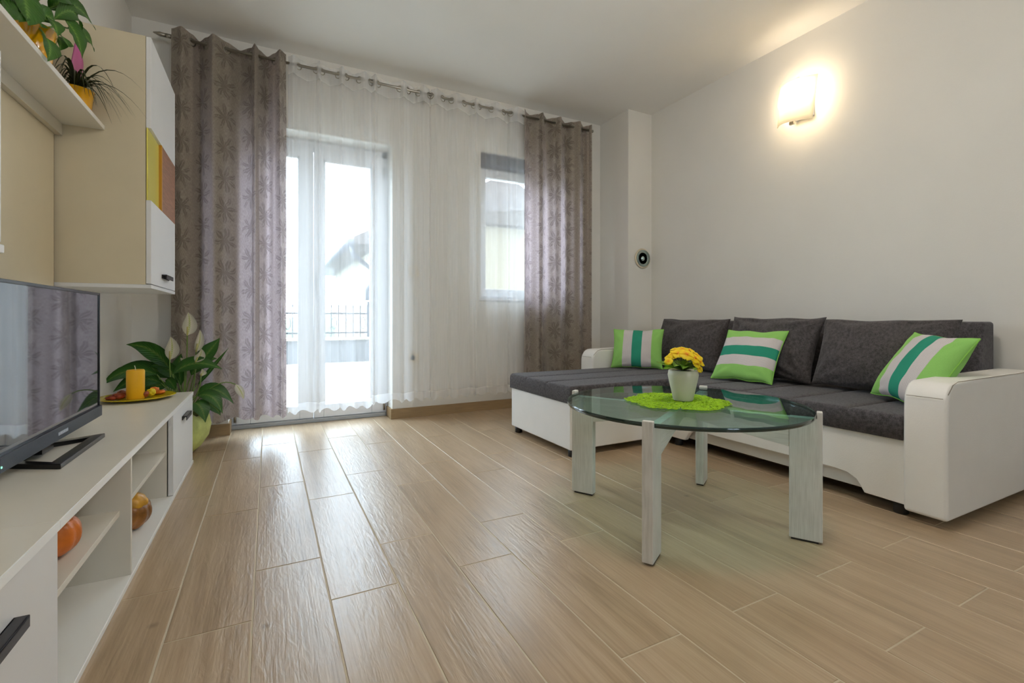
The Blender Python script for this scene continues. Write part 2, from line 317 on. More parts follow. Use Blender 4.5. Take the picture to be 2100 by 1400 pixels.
# striped scatter cushion (stripes across u)
def mat_stripes():
    m, nt, out = new_mat('green_teal_stripe_cotton')
    p = N(nt, 'ShaderNodeBsdfPrincipled', i_Roughness=0.85); p.inputs['Specular IOR Level'].default_value = 0.2; L(nt, p.outputs[0], out.inputs[0])
    uv = N(nt, 'ShaderNodeUVMap'); sp = N(nt, 'ShaderNodeSeparateXYZ'); L(nt, uv.outputs[0], sp.inputs[0])
    g, cr, te = lin((152, 208, 110)), lin((220, 213, 211)), lin((50, 150, 122))
    col = ramp(nt, sp.outputs[0], [(0.0, g), (0.22, cr), (0.41, te), (0.60, cr), (0.79, g)], 'CONSTANT')
    # pin stripes inside the cream bands
    pin = math_n(nt, 'GREATER_THAN', math_n(nt, 'SINE', math_n(nt, 'MULTIPLY', sp.outputs[0], 330.0)), 0.3)
    iscr = math_n(nt, 'ADD', math_n(nt, 'MULTIPLY', math_n(nt, 'GREATER_THAN', sp.outputs[0], 0.22), math_n(nt, 'LESS_THAN', sp.outputs[0], 0.41)),
                  math_n(nt, 'MULTIPLY', math_n(nt, 'GREATER_THAN', sp.outputs[0], 0.60), math_n(nt, 'LESS_THAN', sp.outputs[0], 0.79)))
    col = mixc(nt, math_n(nt, 'MULTIPLY', math_n(nt, 'MULTIPLY', pin, iscr), 0.35), col, lin((150, 138, 140)))
    tc = N(nt, 'ShaderNodeTexCoord'); nz = N(nt, 'ShaderNodeTexNoise', i_Scale=420.0); L(nt, tc.outputs['Object'], nz.inputs['Vector'])
    L(nt, mixc(nt, 0.2, col, ramp(nt, nz.outputs[0], [(0.3, (0.55, 0.55, 0.55, 1)), (0.7, (1, 1, 1, 1))]), 'MULTIPLY'), p.inputs['Base Color'])
    b = N(nt, 'ShaderNodeBump', i_Strength=0.25, i_Distance=0.003); L(nt, nz.outputs[0], b.inputs['Height']); L(nt, b.outputs[0], p.inputs['Normal'])
    return m
M['stripes'] = mat_stripes()
M['piping'] = plain('lime_piping', (140, 200, 84), 0.8)
def mat_bract():
    m, nt, out = new_mat('pink_bract')
    p = N(nt, 'ShaderNodeBsdfPrincipled', i_Roughness=0.5); L(nt, p.outputs[0], out.inputs[0])
    uv = N(nt, 'ShaderNodeUVMap'); sp = N(nt, 'ShaderNodeSeparateXYZ'); L(nt, uv.outputs[0], sp.inputs[0])
    L(nt, ramp(nt, sp.outputs[1], [(0.0, lin((120, 120, 70))), (0.3, lin((190, 110, 150))), (0.8, lin((202, 100, 165)))]), p.inputs['Base Color'])
    return m
M['pink'] = mat_bract()
def mat_screen():
    m, nt, out = new_mat('black_glass_screen')
    p = N(nt, 'ShaderNodeBsdfPrincipled', i_Roughness=0.04); p.inputs['Base Color'].default_value = (0.012, 0.012, 0.016, 1)
    p.inputs['IOR'].default_value = 1.75; p.inputs['Coat Weight'].default_value = 0.6; p.inputs['Coat Roughness'].default_value = 0.02
    L(nt, p.outputs[0], out.inputs[0]); return m
M['screen'] = mat_screen()
def mat_speaker():
    m, nt, out = new_mat('slate_speaker_strip')
    p = N(nt, 'ShaderNodeBsdfPrincipled', i_Roughness=0.4); p.inputs['Base Color'].default_value = lin((48, 50, 58)); p.inputs['Metallic'].default_value = 0.3
    tc = N(nt, 'ShaderNodeTexCoord'); wv = N(nt, 'ShaderNodeTexWave', i_Scale=150.0); wv.bands_direction = 'Z'; L(nt, tc.outputs['Object'], wv.inputs['Vector'])
    b = N(nt, 'ShaderNodeBump', i_Strength=0.5, i_Distance=0.002); L(nt, wv.outputs[0], b.inputs['Height']); L(nt, b.outputs[0], p.inputs['Normal'])
    L(nt, p.outputs[0], out.inputs[0]); return m
M['speaker'] = mat_speaker()
def mat_lampglass():
    m, nt, out = new_mat('satin_opal_glass')
    t = N(nt, 'ShaderNodeBsdfTranslucent'); t.inputs[0].default_value = (0.95, 0.9, 0.8, 1)
    tp = N(nt, 'ShaderNodeBsdfTransparent'); tp.inputs[0].default_value = (1, 0.97, 0.9, 1)
    d = N(nt, 'ShaderNodeBsdfPrincipled', i_Roughness=0.25); d.inputs['Base Color'].default_value = lin((240, 234, 210))
    m1 = N(nt, 'ShaderNodeMixShader'); m1.inputs[0].default_value = 0.6; L(nt, d.outputs[0], m1.inputs[1]); L(nt, t.outputs[0], m1.inputs[2])
    m2 = N(nt, 'ShaderNodeMixShader'); m2.inputs[0].default_value = 0.85; L(nt, tp.outputs[0], m2.inputs[1]); L(nt, m1.outputs[0], m2.inputs[2])
    L(nt, m2.outputs[0], out.inputs[0]); return m
M['lamp_glass'] = mat_lampglass()

# ------------------------------------------------------------ geometry helpers
def tag(o, label=None, cat=None, group=None, kind=None):
    if label: o['label'] = label
    if cat: o['category'] = cat
    if group: o['group'] = group
    if kind: o['kind'] = kind
    return o
def empty(name, loc, label=None, cat=None, group=None, kind=None, rotz=0.0):
    o = bpy.data.objects.new(name, None); COL.objects.link(o); o.location = loc; o.rotation_euler = (0, 0, rotz)
    o.empty_display_size = 0.1
    return tag(o, label, cat, group, kind)
def mesh_obj(name, verts, faces, mat, parent=None, smooth=False, bevel=0.0, seg=2, uvs=None, solid=0.0, subd=0, local=False):
    """verts in world space; stored relative to the parent's (unrotated) location unless local"""
    off = Vector(parent.location) if (parent is not None and not local) else Vector((0, 0, 0))
    if parent is not None and parent.parent is not None and not local: off = off + Vector(parent.parent.location)
    me = bpy.data.meshes.new(name)
    me.from_pydata([tuple(Vector(v) - off) for v in verts], [], faces)
    if uvs:
        ul = me.uv_layers.new(name='UVMap')
        for l in me.loops: ul.data[l.index].uv = uvs[l.vertex_index]
    me.materials.append(mat)
    if smooth: me.polygons.foreach_set('use_smooth', [True] * len(me.polygons))
    me.update()
    o = bpy.data.objects.new(name, me); COL.objects.link(o)
    if parent is not None: o.parent = parent
    if bevel:
        b = o.modifiers.new('bevel', 'BEVEL'); b.width = bevel; b.segments = seg; b.limit_method = 'ANGLE'; b.angle_limit = math.radians(40)
        if seg > 1: me.polygons.foreach_set('use_smooth', [True] * len(me.polygons)); b.harden_normals = True
    if solid:
        s = o.modifiers.new('solid', 'SOLIDIFY'); s.thickness = solid; s.offset = 0
    if subd:
        s = o.modifiers.new('subd', 'SUBSURF'); s.levels = subd; s.render_levels = subd
    return o
class MB:
    def __init__(s): s.v = []; s.f = []; s.uv = []
    def add(s, vs, fs, uvs=None):
        b = len(s.v); s.v += [Vector(v) for v in vs]; s.f += [tuple(i + b for i in f) for f in fs]
        s.uv += uvs if uvs else [(0, 0)] * len(vs)
    def box(s, x0, x1, y0, y1, z0, z1):
        s.add([(x0, y0, z0), (x1, y0, z0), (x1, y1, z0), (x0, y1, z0), (x0, y0, z1), (x1, y0, z1), (x1, y1, z1), (x0, y1, z1)],
              [(0, 3, 2, 1), (4, 5, 6, 7), (0, 1, 5, 4), (1, 2, 6, 5), (2, 3, 7, 6), (3, 0, 4, 7)])
    def tube(s, pts, r, n=8, cap=True):
        pts = [Vector(p) for p in pts]; m = len(pts)
        rs = r if isinstance(r, (list, tuple)) else [r] * m
        up = Vector((0, 0, 1)); vs = []; fs = []; prev = None
        for i, p in enumerate(pts):
            t = (pts[min(i + 1, m - 1)] - pts[max(i - 1, 0)])
            if t.length < 1e-9: t = Vector((0, 0, 1))
            t.normalize()
            if prev is None:
                a = t.cross(up if abs(t.z) < 0.95 else Vector((1, 0, 0))).normalized()
            else:
                a = (prev - t * prev.dot(t))
                a = a.normalized() if a.length > 1e-6 else t.cross(Vector((1, 0, 0))).normalized()
            prev = a; b = t.cross(a)
            for k in range(n):
                an = 2 * math.pi * k / n; vs.append(p + (a * math.cos(an) + b * math.sin(an)) * rs[i])
        for i in range(m - 1):
            for k in range(n):
                fs.append((i * n + k, i * n + (k + 1) % n, (i + 1) * n + (k + 1) % n, (i + 1) * n + k))
        if cap: fs.append(tuple(range(n - 1, -1, -1))); fs.append(tuple((m - 1) * n + k for k in range(n)))
        s.add(vs, fs)
    def lathe(s, prof, c, n=32, cap=True):
        c = Vector(c); vs = []; fs = []
        for r, z in prof:
            for k in range(n):
                a = 2 * math.pi * k / n; vs.append((c.x + r * math.cos(a), c.y + r * math.sin(a), c.z + z))
        m = len(prof)
        for i in range(m - 1):
            for k in range(n): fs.append((i * n + k, i * n + (k + 1) % n, (i + 1) * n + (k + 1) % n, (i + 1) * n + k))
        if cap:
            fs.append(tuple(range(n - 1, -1, -1)))
            fs.append(tuple((m - 1) * n + k for k in range(n)))
        s.add(vs, fs)
    def sphere(s, c, rx, ry, rz, n=12, m=8):
        c = Vector(c); prof = []
        vs = [c + Vector((0, 0, -rz))]; fs = []
        for i in range(1, m):
            t = math.pi * i / m - math.pi / 2
            for k in range(n):
                a = 2 * math.pi * k / n; vs.append(c + Vector((rx * math.cos(t) * math.cos(a), ry * math.cos(t) * math.sin(a), rz * math.sin(t))))
        vs.append(c + Vector((0, 0, rz)))
        for k in range(n): fs.append((0, 1 + (k + 1) % n, 1 + k))
        for i in range(m - 2):
            for k in range(n): fs.append((1 + i * n + k, 1 + i * n + (k + 1) % n, 1 + (i + 1) * n + (k + 1) % n, 1 + (i + 1) * n + k))
        e = len(vs) - 1
        for k in range(n): fs.append((e, 1 + (m - 2) * n + k, 1 + (m - 2) * n + (k + 1) % n))
        s.add(vs, fs)
    def build(s, name, mat, parent=None, **kw):
        return mesh_obj(name, s.v, s.f, mat, parent, uvs=(s.uv if any(u != (0, 0) for u in s.uv) else None), **kw)
def box(name, x0, x1, y0, y1, z0, z1, mat, parent=None, bevel=0.0, **kw):
    b = MB(); b.box(min(x0, x1), max(x0, x1), min(y0, y1), max(y0, y1), min(z0, z1), max(z0, z1)); return b.build(name, mat, parent, bevel=bevel, **kw)
def disc_axis(prof, c, axis, n=32):
    """lathe a profile (r, t) about an axis through c"""
    m = MB(); m.lathe(prof, (0, 0, 0), n)
    q = Vector((0, 0, 1)).rotation_difference(Vector(axis)); c = Vector(c)
    m.v = [q @ v + c for v in m.v]; return m
def bez(p0, p1, p2, n):
    return [(Vector(p0) * (1 - t) ** 2 + Vector(p1) * 2 * t * (1 - t) + Vector(p2) * t * t) for t in [i / (n - 1) for i in range(n)]]
def leaf_mesh(mb, pts, width, side, shape='leaf', cup=0.25, nw=4, wave=0.0):
    """leaf blade along a path; side = width direction"""
    n = len(pts); side = Vector(side).normalized(); vs = []; fs = []; uv = []
    for i, p in enumerate(pts):
        t = i / (n - 1)
        if shape == 'leaf': wd = (math.sin(math.pi * min(1, t * 1.02)) ** 0.8) * (1.15 - 0.5 * t)
        elif shape == 'blade': wd = (1 - t) ** 0.8 * 0.9 + 0.06
        else: wd = math.sin(math.pi * (t ** 0.75)) ** 0.75
        wd = max(wd, 0.02)
        tg = (pts[min(i + 1, n - 1)] - pts[max(i - 1, 0)]).normalized()
        sd = (side - tg * side.dot(tg)).normalized(); nm = sd.cross(tg)
        for k in range(nw + 1):
            q = k / nw * 2 - 1
            vs.append(p + sd * (q * width * 0.5 * wd) + nm * (cup * abs(q) * width * 0.5 * wd + wave * width * math.sin(t * 14 + q) * abs(q)))
            uv.append((k / nw, t + 1e-4))
    for i in range(n - 1):
        for k in range(nw):
            a = i * (nw + 1) + k; fs.append((a, a + 1, a + nw + 2, a + nw + 1))
    mb.add(vs, fs, uv)

# ============================================================ ROOM
XL, XR, YB, YR, HC = -0.755, 3.137, 3.675, -4.2, 2.655
PX0, PY0 = 2.862, 3.27                       # column corner by the window wall
DX0, DX1, DZ = -0.24, 0.853, 2.12            # door opening
WX0, WX1, WZ0, WZ1 = 1.60, 2.44, 0.945, 2.20 # window opening
YO = 4.0                                     # outer face of the window wall
b = MB(); b.box(XL - 0.1, XR + 0.1, YR - 0.1, YO + 0.05, -0.12, -0.0014)
floor = b.build('floor', M['grout']); tag(floor, kind='structure')
# plank tiles
PW, PL = 0.1892, 0.810
gap = 0.0042
full = None
for k in range(-4, 17):
    xa, xb = -0.0375 + PW * k, -0.0375 + PW * (k + 1)
    ph = 0.845 if k % 2 == 0 else 0.580
    n = math.floor((YR - ph) / PL)
    y = ph + n * PL
    while y < 3.9:
        x0, x1, y0, y1 = max(xa, XL), min(xb, XR), max(y, YR), min(y + PL, 3.84 if (xb > DX0 + 0.01 and xa < DX1 - 0.01) else YB)
        if x1 - x0 > 0.02 and y1 - y0 > 0.02:
            isfull = abs(x1 - x0 - PW) < 1e-6 and abs(y1 - y0 - PL) < 1e-6
            cx, cy = (x0 + x1) / 2, (y0 + y1) / 2
            if isfull and full is not None:
                o = bpy.data.objects.new('plank', full); COL.objects.link(o)
            else:
                hx, hy, c = (x1 - x0) / 2 - gap / 2, (y1 - y0) / 2 - gap / 2, 0.0009
                v = [(-hx, -hy, -0.004), (hx, -hy, -0.004), (hx, hy, -0.004), (-hx, hy, -0.004), (-hx, -hy, -c), (hx, -hy, -c), (hx, hy, -c), (-hx, hy, -c),
                     (-hx + c, -hy + c, 0), (hx - c, -hy + c, 0), (hx - c, hy - c, 0), (-hx + c, hy - c, 0)]
                f = [(0, 3, 2, 1), (8, 9, 10, 11)] + [(i, (i + 1) % 4, 4 + (i + 1) % 4, 4 + i) for i in range(4)] + [(4 + i, 4 + (i + 1) % 4, 8 + (i + 1) % 4, 8 + i) for i in range(4)]
                me = bpy.data.meshes.new('plank'); me.from_pydata(v, [], f); me.materials.append(M['plank'])
                o = bpy.data.objects.new('plank', me); COL.objects.link(o)
                if isfull: full = me
            o.parent = floor; o.location = (cx, cy, random.uniform(-0.0003, 0.0))
        y += PL
def shell(name, boxes, mat):
    m = MB()
    for bx in boxes: m.box(*bx)
    return tag(m.build(name, mat), kind='structure')
shell('ceiling', [(XL - 0.1, XR + 0.1, YR - 0.1, YO, HC, HC + 0.12)], M['ceiling'])
shell('wall_left', [(XL - 0.12, XL, YR - 0.1, YO, -0.1, HC)], M['wall'])
shell('wall_right', [(XR, XR + 0.12, YR - 0.1, YO, -0.1, HC)], M['wall'])
shell('wall_back', [(XL, DX0, YB, YO, -0.1, HC), (DX0, DX1, YB, YO, DZ, HC), (DX1, WX0, YB, YO, -0.1, HC),
                    (WX0, WX1, YB, YO, -0.1, WZ0), (WX0, WX1, YB, YO, WZ1, HC), (WX1, XR, YB, YO, -0.1, HC)], M['wall'])
shell('wall_column', [(PX0, XR + 0.01, PY0, YB + 0.01, -0.05, HC)], M['wall'])
RX0, RX1, RZ0, RZ1 = 0.45, 1.45, 1.05, 2.05
shell('wall_rear', [(XL, RX0, YR - 0.12, YR, -0.1, HC), (RX1, XR, YR - 0.12, YR, -0.1, HC), (RX0, RX1, YR - 0.12, YR, -0.1, RZ0), (RX0, RX1, YR - 0.12, YR, RZ1, HC)], M['wall'])
# skirting
shell('baseboard_back', [(DX1 - 0.001, PX0, YB - 0.009, YB, 0, 0.078), (DX1 - 0.012, DX1 + 0.0, YB - 0.009, 3.83, 0, 0.078), (XL, DX0 + 0.001, YB - 0.009, YB, 0, 0.078), (DX0, DX0 + 0.010, YB - 0.009, 3.83, 0, 0.078)], M['skirting'])
shell('baseboard_right', [(XR - 0.009, XR, YR, PY0, 0, 0.078), (PX0 - 0.009, XR, PY0 - 0.009, PY0, 0, 0.078), (PX0 - 0.009, PX0, PY0, YB, 0, 0.078)], M['skirting'])
shell('baseboard_left', [(XL, XL + 0.009, YR, YB, 0, 0.078)], M['skirting'])

# ---- terrace door: white PVC frame, two glazed leaves
YD = 3.855
door = empty('door_1', (0.31, YD, 0), 'white double terrace door with tall glass panes behind the sheer curtain', kind='structure')
m = MB(); m.box(DX0, DX0 + 0.045, YD - 0.01, YD + 0.07, 0, DZ); m.box(DX1 - 0.045, DX1, YD - 0.01, YD + 0.07, 0, DZ); m.box(DX0, DX1, YD - 0.01, YD + 0.07, DZ - 0.06, DZ)
m.build('door_frame', M['pvc'], door, bevel=0.004)
box('threshold', DX0, DX1, YD - 0.03, YD + 0.07, 0.0, 0.03, M['alu'], door, bevel=0.003)
xm = 0.302
def leaf_sash(xa, xb, ga, gb):
    zb, zt, zgb, zgt = 0.032, DZ - 0.045, 0.115, 1.985
    o = MB(); y0, y1 = YD - 0.02, YD + 0.05
    o.box(xa, ga, y0, y1, zb, zt); o.box(gb, xb, y0, y1, zb, zt); o.box(ga, gb, y0, y1, zb, zgb); o.box(ga, gb, y0, y1, zgt, zt)
    s = o.build('door_sash', M['pvc'], door, bevel=0.004)
    g = box('glass', ga, gb, YD + 0.01, YD + 0.016, zgb, zgt, M['win_glass'], s)
    be = MB(); q = 0.012
    be.box(ga, ga + q, y0 + 0.006, y0 + 0.03, zgb, zgt); be.box(gb - q, gb, y0 + 0.006, y0 + 0.03, zgb, zgt); be.box(ga, gb, y0 + 0.006, y0 + 0.03, zgb, zgb + q); be.box(ga, gb, y0 + 0.006, y0 + 0.03, zgt - q, zgt)
    be.build('glazing_bead', M['pvc'], s)
    return s
s1 = leaf_sash(DX0 + 0.035, xm - 0.002, DX0 + 0.125, 0.205); s2 = leaf_sash(xm + 0.002, DX1 - 0.035, 0.372, 0.728)
m = MB(); m.box(xm + 0.012, xm + 0.04, YD - 0.032, YD - 0.02, 0.98, 1.12); m.tube([(xm + 0.026, YD - 0.03, 1.08), (xm + 0.026, YD - 0.062, 1.08), (xm + 0.03, YD - 0.064, 1.06), (xm + 0.03, YD - 0.064, 0.95)], 0.008, 8)
m.build('door_handle', M['pvc'], door, smooth=True)
for xh in (DX0 + 0.03, DX1 - 0.03):
    for zh in (0.09, 1.95):
        m = MB(); m.tube([(xh, YD - 0.028, zh - 0.04), (xh, YD - 0.028, zh + 0.04)], 0.008, 8); m.build('hinge', M['steel'], door, smooth=True)

# ---- window
YW = 3.80
win = empty('window_1', (2.02, YW, WZ0), 'white casement window behind the right end of the sheer curtain', kind='structure')
m = MB(); m.box(WX0, WX0 + 0.03, YW, YW + 0.07, WZ0, WZ1 - 0.09); m.box(WX1 - 0.03, WX1, YW, YW + 0.07, WZ0, WZ1 - 0.09); m.box(WX0, WX1, YW, YW + 0.07, WZ0, WZ0 + 0.03); m.box(WX0, WX1, YW, YW + 0.07, WZ1 - 0.12, WZ1 - 0.09)
m.build('window_frame', M['pvc'], win, bevel=0.004)
a0, a1, b0, b1 = WX0 + 0.02, WX1 - 0.02, WZ0 + 0.02, WZ1 - 0.105
m = MB(); q = 0.075; m.box(a0, a0 + q, YW - 0.015, YW + 0.05, b0, b1); m.box(a1 - q, a1, YW - 0.015, YW + 0.05, b0, b1); m.box(a0 + q, a1 - q, YW - 0.015, YW + 0.05, b0, b0 + q); m.box(a0 + q, a1 - q, YW - 0.015, YW + 0.05, b1 - q, b1)
sash = m.build('window_sash', M['pvc'], win, bevel=0.004)
box('glass', a0 + q, a1 - q, YW + 0.012, YW + 0.018, b0 + q, b1 - q, M['win_glass'], sash)
box('head_box', WX0, WX1, YB + 0.02, YW + 0.06, WZ1 - 0.09, WZ1, M['head_strip'], win)  # plain blue-grey box across the top of the window opening
box('window_sill', WX0 - 0.01, WX1 + 0.01, YB - 0.015, YW, WZ0 - 0.012, WZ0 + 0.008, M['pvc'], win, bevel=0.003)
# ---- added rear window, unseen behind the viewer, brightens the room
win2 = empty('fill_window', (1.1, YR, RZ0), 'white framed window added unseen in the rear wall to brighten the room', kind='structure')
m = MB()
for x in (RX0, (RX0 + RX1) / 2 - 0.03, RX1 - 0.06): m.box(x, x + 0.06, YR - 0.09, YR - 0.03, RZ0, RZ1)
m.box(RX0, RX1, YR - 0.09, YR - 0.03, RZ0, RZ0 + 0.06); m.box(RX0, RX1, YR - 0.09, YR - 0.03, RZ1 - 0.06, RZ1)
m.build('window_frame', M['pvc'], win2, bevel=0.004)
box('glass', RX0 + 0.03, RX1 - 0.03, YR - 0.065, YR - 0.06, RZ0 + 0.03, RZ1 - 0.03, M['win_glass'], win2)

# ============================================================ OUTSIDE
shell('wall_shade_block', [(XL - 4, XR + 4, YR - 0.1, YO, HC + 0.13, 6.2), (XL - 4, XL - 0.13, YR - 0.1, YO, -0.1, HC + 0.13), (XR + 0.13, XR + 4, YR - 0.1, YO, -0.1, HC + 0.13)], M['ext_wall'])  # upper storey and flanks added out of view to dim the outdoor walls
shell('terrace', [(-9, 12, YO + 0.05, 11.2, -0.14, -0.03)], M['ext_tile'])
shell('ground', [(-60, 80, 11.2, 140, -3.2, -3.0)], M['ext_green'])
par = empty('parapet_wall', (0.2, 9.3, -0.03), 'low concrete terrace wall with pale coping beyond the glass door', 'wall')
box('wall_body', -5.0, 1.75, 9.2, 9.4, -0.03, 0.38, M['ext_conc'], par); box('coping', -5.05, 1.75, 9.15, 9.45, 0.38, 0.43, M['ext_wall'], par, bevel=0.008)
fen = empty('iron_fence', (0.2, 9.3, 0.43), 'dark wrought-iron fence on the low terrace wall', 'fence')
box('rail', -5.0, 1.72, 9.29, 9.31, 0.50, 0.53, M['iron'], fen); box('rail', -5.0, 1.72, 9.29, 9.31, 0.86, 0.89, M['iron'], fen)
m = MB(); x = -4.95
while x < 1.72:
    m.box(x - 0.008, x + 0.008, 9.292, 9.308, 0.43, 1.0); m.sphere((x, 9.3, 1.01), 0.014, 0.014, 0.03, 6, 4); x += 0.13
tag(m.build('bar', M['iron'], fen), kind='stuff')
m = MB(); x = -4.9
while x < 1.7:
    pts = [(x + 0.05 * math.cos(t), 9.3, 0.695 + 0.11 * math.sin(t)) for t in [i * 2 * math.pi / 10 for i in range(11)]]
    m.tube(pts, 0.006, 4); x += 0.26
tag(m.build('scroll', M['iron'], fen), kind='stuff')
for xp in (-3.4, 1.7):
    m = MB(); m.box(xp - 0.02, xp + 0.02, 9.28, 9.32, 0.43, 1.1); m.build('post', M['iron'], fen)
def house(name, loc, sx, sy, he, hr, label, ov=0.45):
    h_ = empty(name, loc, label, 'house')
    x, y, z = loc
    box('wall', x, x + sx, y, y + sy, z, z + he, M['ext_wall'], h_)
    v = [(x - ov, y - ov, z + he - 0.12), (x + sx + ov, y - ov, z + he - 0.12), (x + sx + ov, y + sy + ov, z + he - 0.12), (x - ov, y + sy + ov, z + he - 0.12),
         (x - ov, y - ov, z + he), (x + sx + ov, y - ov, z + he), (x + sx + ov, y + sy + ov, z + he), (x - ov, y + sy + ov, z + he),
         (x + sx * 0.5, y - ov, z + he + hr), (x + sx * 0.5, y + sy + ov, z + he + hr)]
    f = [(0, 3, 2, 1), (0, 1, 5, 4), (2, 3, 7, 6), (4, 8, 9, 7), (5, 6, 9, 8), (4, 5, 8), (7, 9, 6), (0, 4, 7, 3), (1, 2, 6, 5)]
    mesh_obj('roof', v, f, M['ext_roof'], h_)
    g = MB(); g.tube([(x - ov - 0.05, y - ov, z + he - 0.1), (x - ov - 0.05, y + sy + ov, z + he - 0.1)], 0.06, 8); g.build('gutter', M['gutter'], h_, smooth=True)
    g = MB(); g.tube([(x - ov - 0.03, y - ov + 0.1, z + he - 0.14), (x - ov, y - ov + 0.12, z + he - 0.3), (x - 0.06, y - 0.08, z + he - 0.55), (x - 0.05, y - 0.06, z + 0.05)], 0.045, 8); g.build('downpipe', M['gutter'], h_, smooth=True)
    return h_
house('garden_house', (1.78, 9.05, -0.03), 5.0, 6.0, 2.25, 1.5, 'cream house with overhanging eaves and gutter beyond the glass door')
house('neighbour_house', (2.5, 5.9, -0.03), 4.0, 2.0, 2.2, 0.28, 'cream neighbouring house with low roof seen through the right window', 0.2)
la = empty('wall_lantern', (1.66, 9.0, 1.2), 'small dark lantern on the corner of the cream house', 'lantern')
m = MB(); m.box(1.58, 1.70, 8.90, 9.02, 1.12, 1.32); m.build('cage', M['iron'], la, bevel=0.01)
m = MB(); m.lathe([(0.085, 0), (0.02, 0.09), (0.008, 0.14)], (1.66, 8.96, 1.32), 8); m.build('cap', M['iron'], la)
box('bracket', 1.65, 1.778, 9.0, 9.045, 1.19, 1.22, M['iron'], la)
def tree(x, y, z, h, r, label, n=420):
    t = empty('tree', (x, y, z), label, 'tree')
    m = MB(); m.tube([(x, y, z), (x + 0.05, y, z + h * 0.4), (x, y, z + h * 0.9)], [0.16, 0.1, 0.04], 8)
    for i in range(8):
        a = random.uniform(0, 6.28); zz = z + h * random.uniform(0.35, 0.85)
        m.tube([(x, y, zz), (x + math.cos(a) * r * 0.6, y + math.sin(a) * r * 0.6, zz + 0.25)], [0.05, 0.02], 5)
    m.build('trunk', M['bark'], t)
    m = MB()
    for i in range(n):
        a = random.uniform(0, 6.28); q = random.random() ** 0.5 * r; zz = z + h * random.uniform(0.35, 1.05); q *= max(0.2, 1.2 - abs((zz - z) / h - 0.6) * 1.8)
        c = Vector((x + math.cos(a) * q, y + math.sin(a) * q, zz)); d = Vector((random.uniform(-1, 1), random.uniform(-1, 1), random.uniform(-.4, .4))).normalized() * 0.2
        e = Vector((-d.y, d.x, 0.1)) * 0.4
        m.add([c - d, c + e, c + d, c - e], [(0, 1, 2, 3)])
    m.build('crown', M['ext_green'], t)
tree(-1.55, 13.5, -3.0, 5.6, 0.75, 'thin dark tree beyond the terrace fence at the edge of the grey curtain')
for i, (x, y, r, hgt, lb) in enumerate(((-22.0, 60, 16, 3.4, 'low green hill on the horizon left of the terrace'), (16.0, 70, 22, 4.6, 'low green hill on the horizon beyond the fence'), (6.5, 34, 4.5, 4.6, 'rounded dark green tree clump just above the fence'))):
    v = []; f = []; nn = 24
    for j in range(7):
        t = j / 6 * math.pi / 2
        for k in range(nn):
            a = 2 * math.pi * k / nn; w_ = 1 + 0.15 * noise.noise(Vector((a * 3 + i * 9, j, 0)))
            v.append((x + r * math.cos(t) * math.cos(a) * w_, y + r * 0.6 * math.cos(t) * math.sin(a) * w_, -3.0 + hgt * math.sin(t) * w_))
    for j in range(6):
        for k in range(nn): f.append((j * nn + k, j * nn + (k + 1) % nn, (j + 1) * nn + (k + 1) % nn, (j + 1) * nn + k))
    tag(mesh_obj('wooded_hill', v, f, M['ext_green'], smooth=True), lb, 'hill')

# ============================================================ TV BENCH (low units along the left wall)
XF = -0.362; TZ = 0.386; T = 0.016
def handle_on(door_o, x, y0, y1, z):
    m = MB()
    m.box(x, x + 0.02, y0, y1, z + 0.012, z + 0.016); m.box(x + 0.017, x + 0.02, y0, y1, z - 0.004, z + 0.016); m.box(x, x + 0.004, y0, y1, z - 0.002, z + 0.016)
    return m.build('handle', M['black_metal'], door_o, bevel=0.001, seg=1)
bench = empty('tv_bench', (-0.56, 2.14, 0), 'long low white tv bench with open shelves and a far cabinet door', 'tv bench')
Y0, Y1, YM, YC = 1.2235, 3.056, 1.77, 2.472
tp_ = box('top', XL + 0.01, XF - 0.0012, Y0, Y1, TZ - 0.018, TZ, M['laminate'], bench, bevel=0.001, seg=1); box('edge_band', XF - 0.0012, XF, Y0, Y1, TZ - 0.018, TZ - 0.0005, M['band'], tp_)
box('bottom', XL + 0.01, XF, Y0, Y1, 0.0, T, M['laminate_edge'], bench, bevel=0.002)
box('back', XL + 0.01, XL + 0.016, Y0, Y1, T, TZ - 0.018, M['cream_edge'], bench)
box('divider', XL + 0.016, XF - 0.003, YM, YM + 0.014, T, TZ - 0.018, M['laminate'], bench, bevel=0.001)
box('side_panel', XL + 0.016, XF - 0.026, YC, YC + T, T, TZ - 0.018, M['laminate'], bench)
box('side_panel', XL + 0.016, XF - 0.02, Y1 - T, Y1, T, TZ - 0.018, M['laminate'], bench)
box('shelf', XL + 0.016, XF - 0.03, Y0, YM, 0.196, 0.212, M['laminate'], bench, bevel=0.001)
box('shelf', XL + 0.016, XF - 0.03, YM + 0.014, YC, 0.196, 0.212, M['laminate'], bench, bevel=0.001)
d = box('door', XF - 0.022, XF - 0.003, YC + 0.001, Y1 - 0.002, T + 0.002, TZ - 0.021, M['door_white'], bench, bevel=0.0015)
handle_on(d, XF - 0.003, 2.70, 2.86, 0.300)
cabn = empty('low_cabinet', (-0.56, 0.93, 0), 'white low cabinet with dark handle at the near end of the tv bench', 'cabinet')
A0, A1 = 0.63, 1.2225
tp_ = box('top', XL + 0.01, XF - 0.0012, A0, A1, TZ - 0.018, TZ, M['laminate'], cabn, bevel=0.001, seg=1); box('edge_band', XF - 0.0012, XF, A0, A1, TZ - 0.018, TZ - 0.0005, M['band'], tp_)
box('bottom', XL + 0.01, XF, A0, A1, 0.0, T, M['laminate_edge'], cabn, bevel=0.002)
box('side_panel', XL + 0.01, XF - 0.022, A0, A0 + T, T, TZ - 0.018, M['laminate'], cabn)
box('side_panel', XL + 0.01, XF - 0.022, A1 - T, A1, T, TZ - 0.018, M['laminate'], cabn)
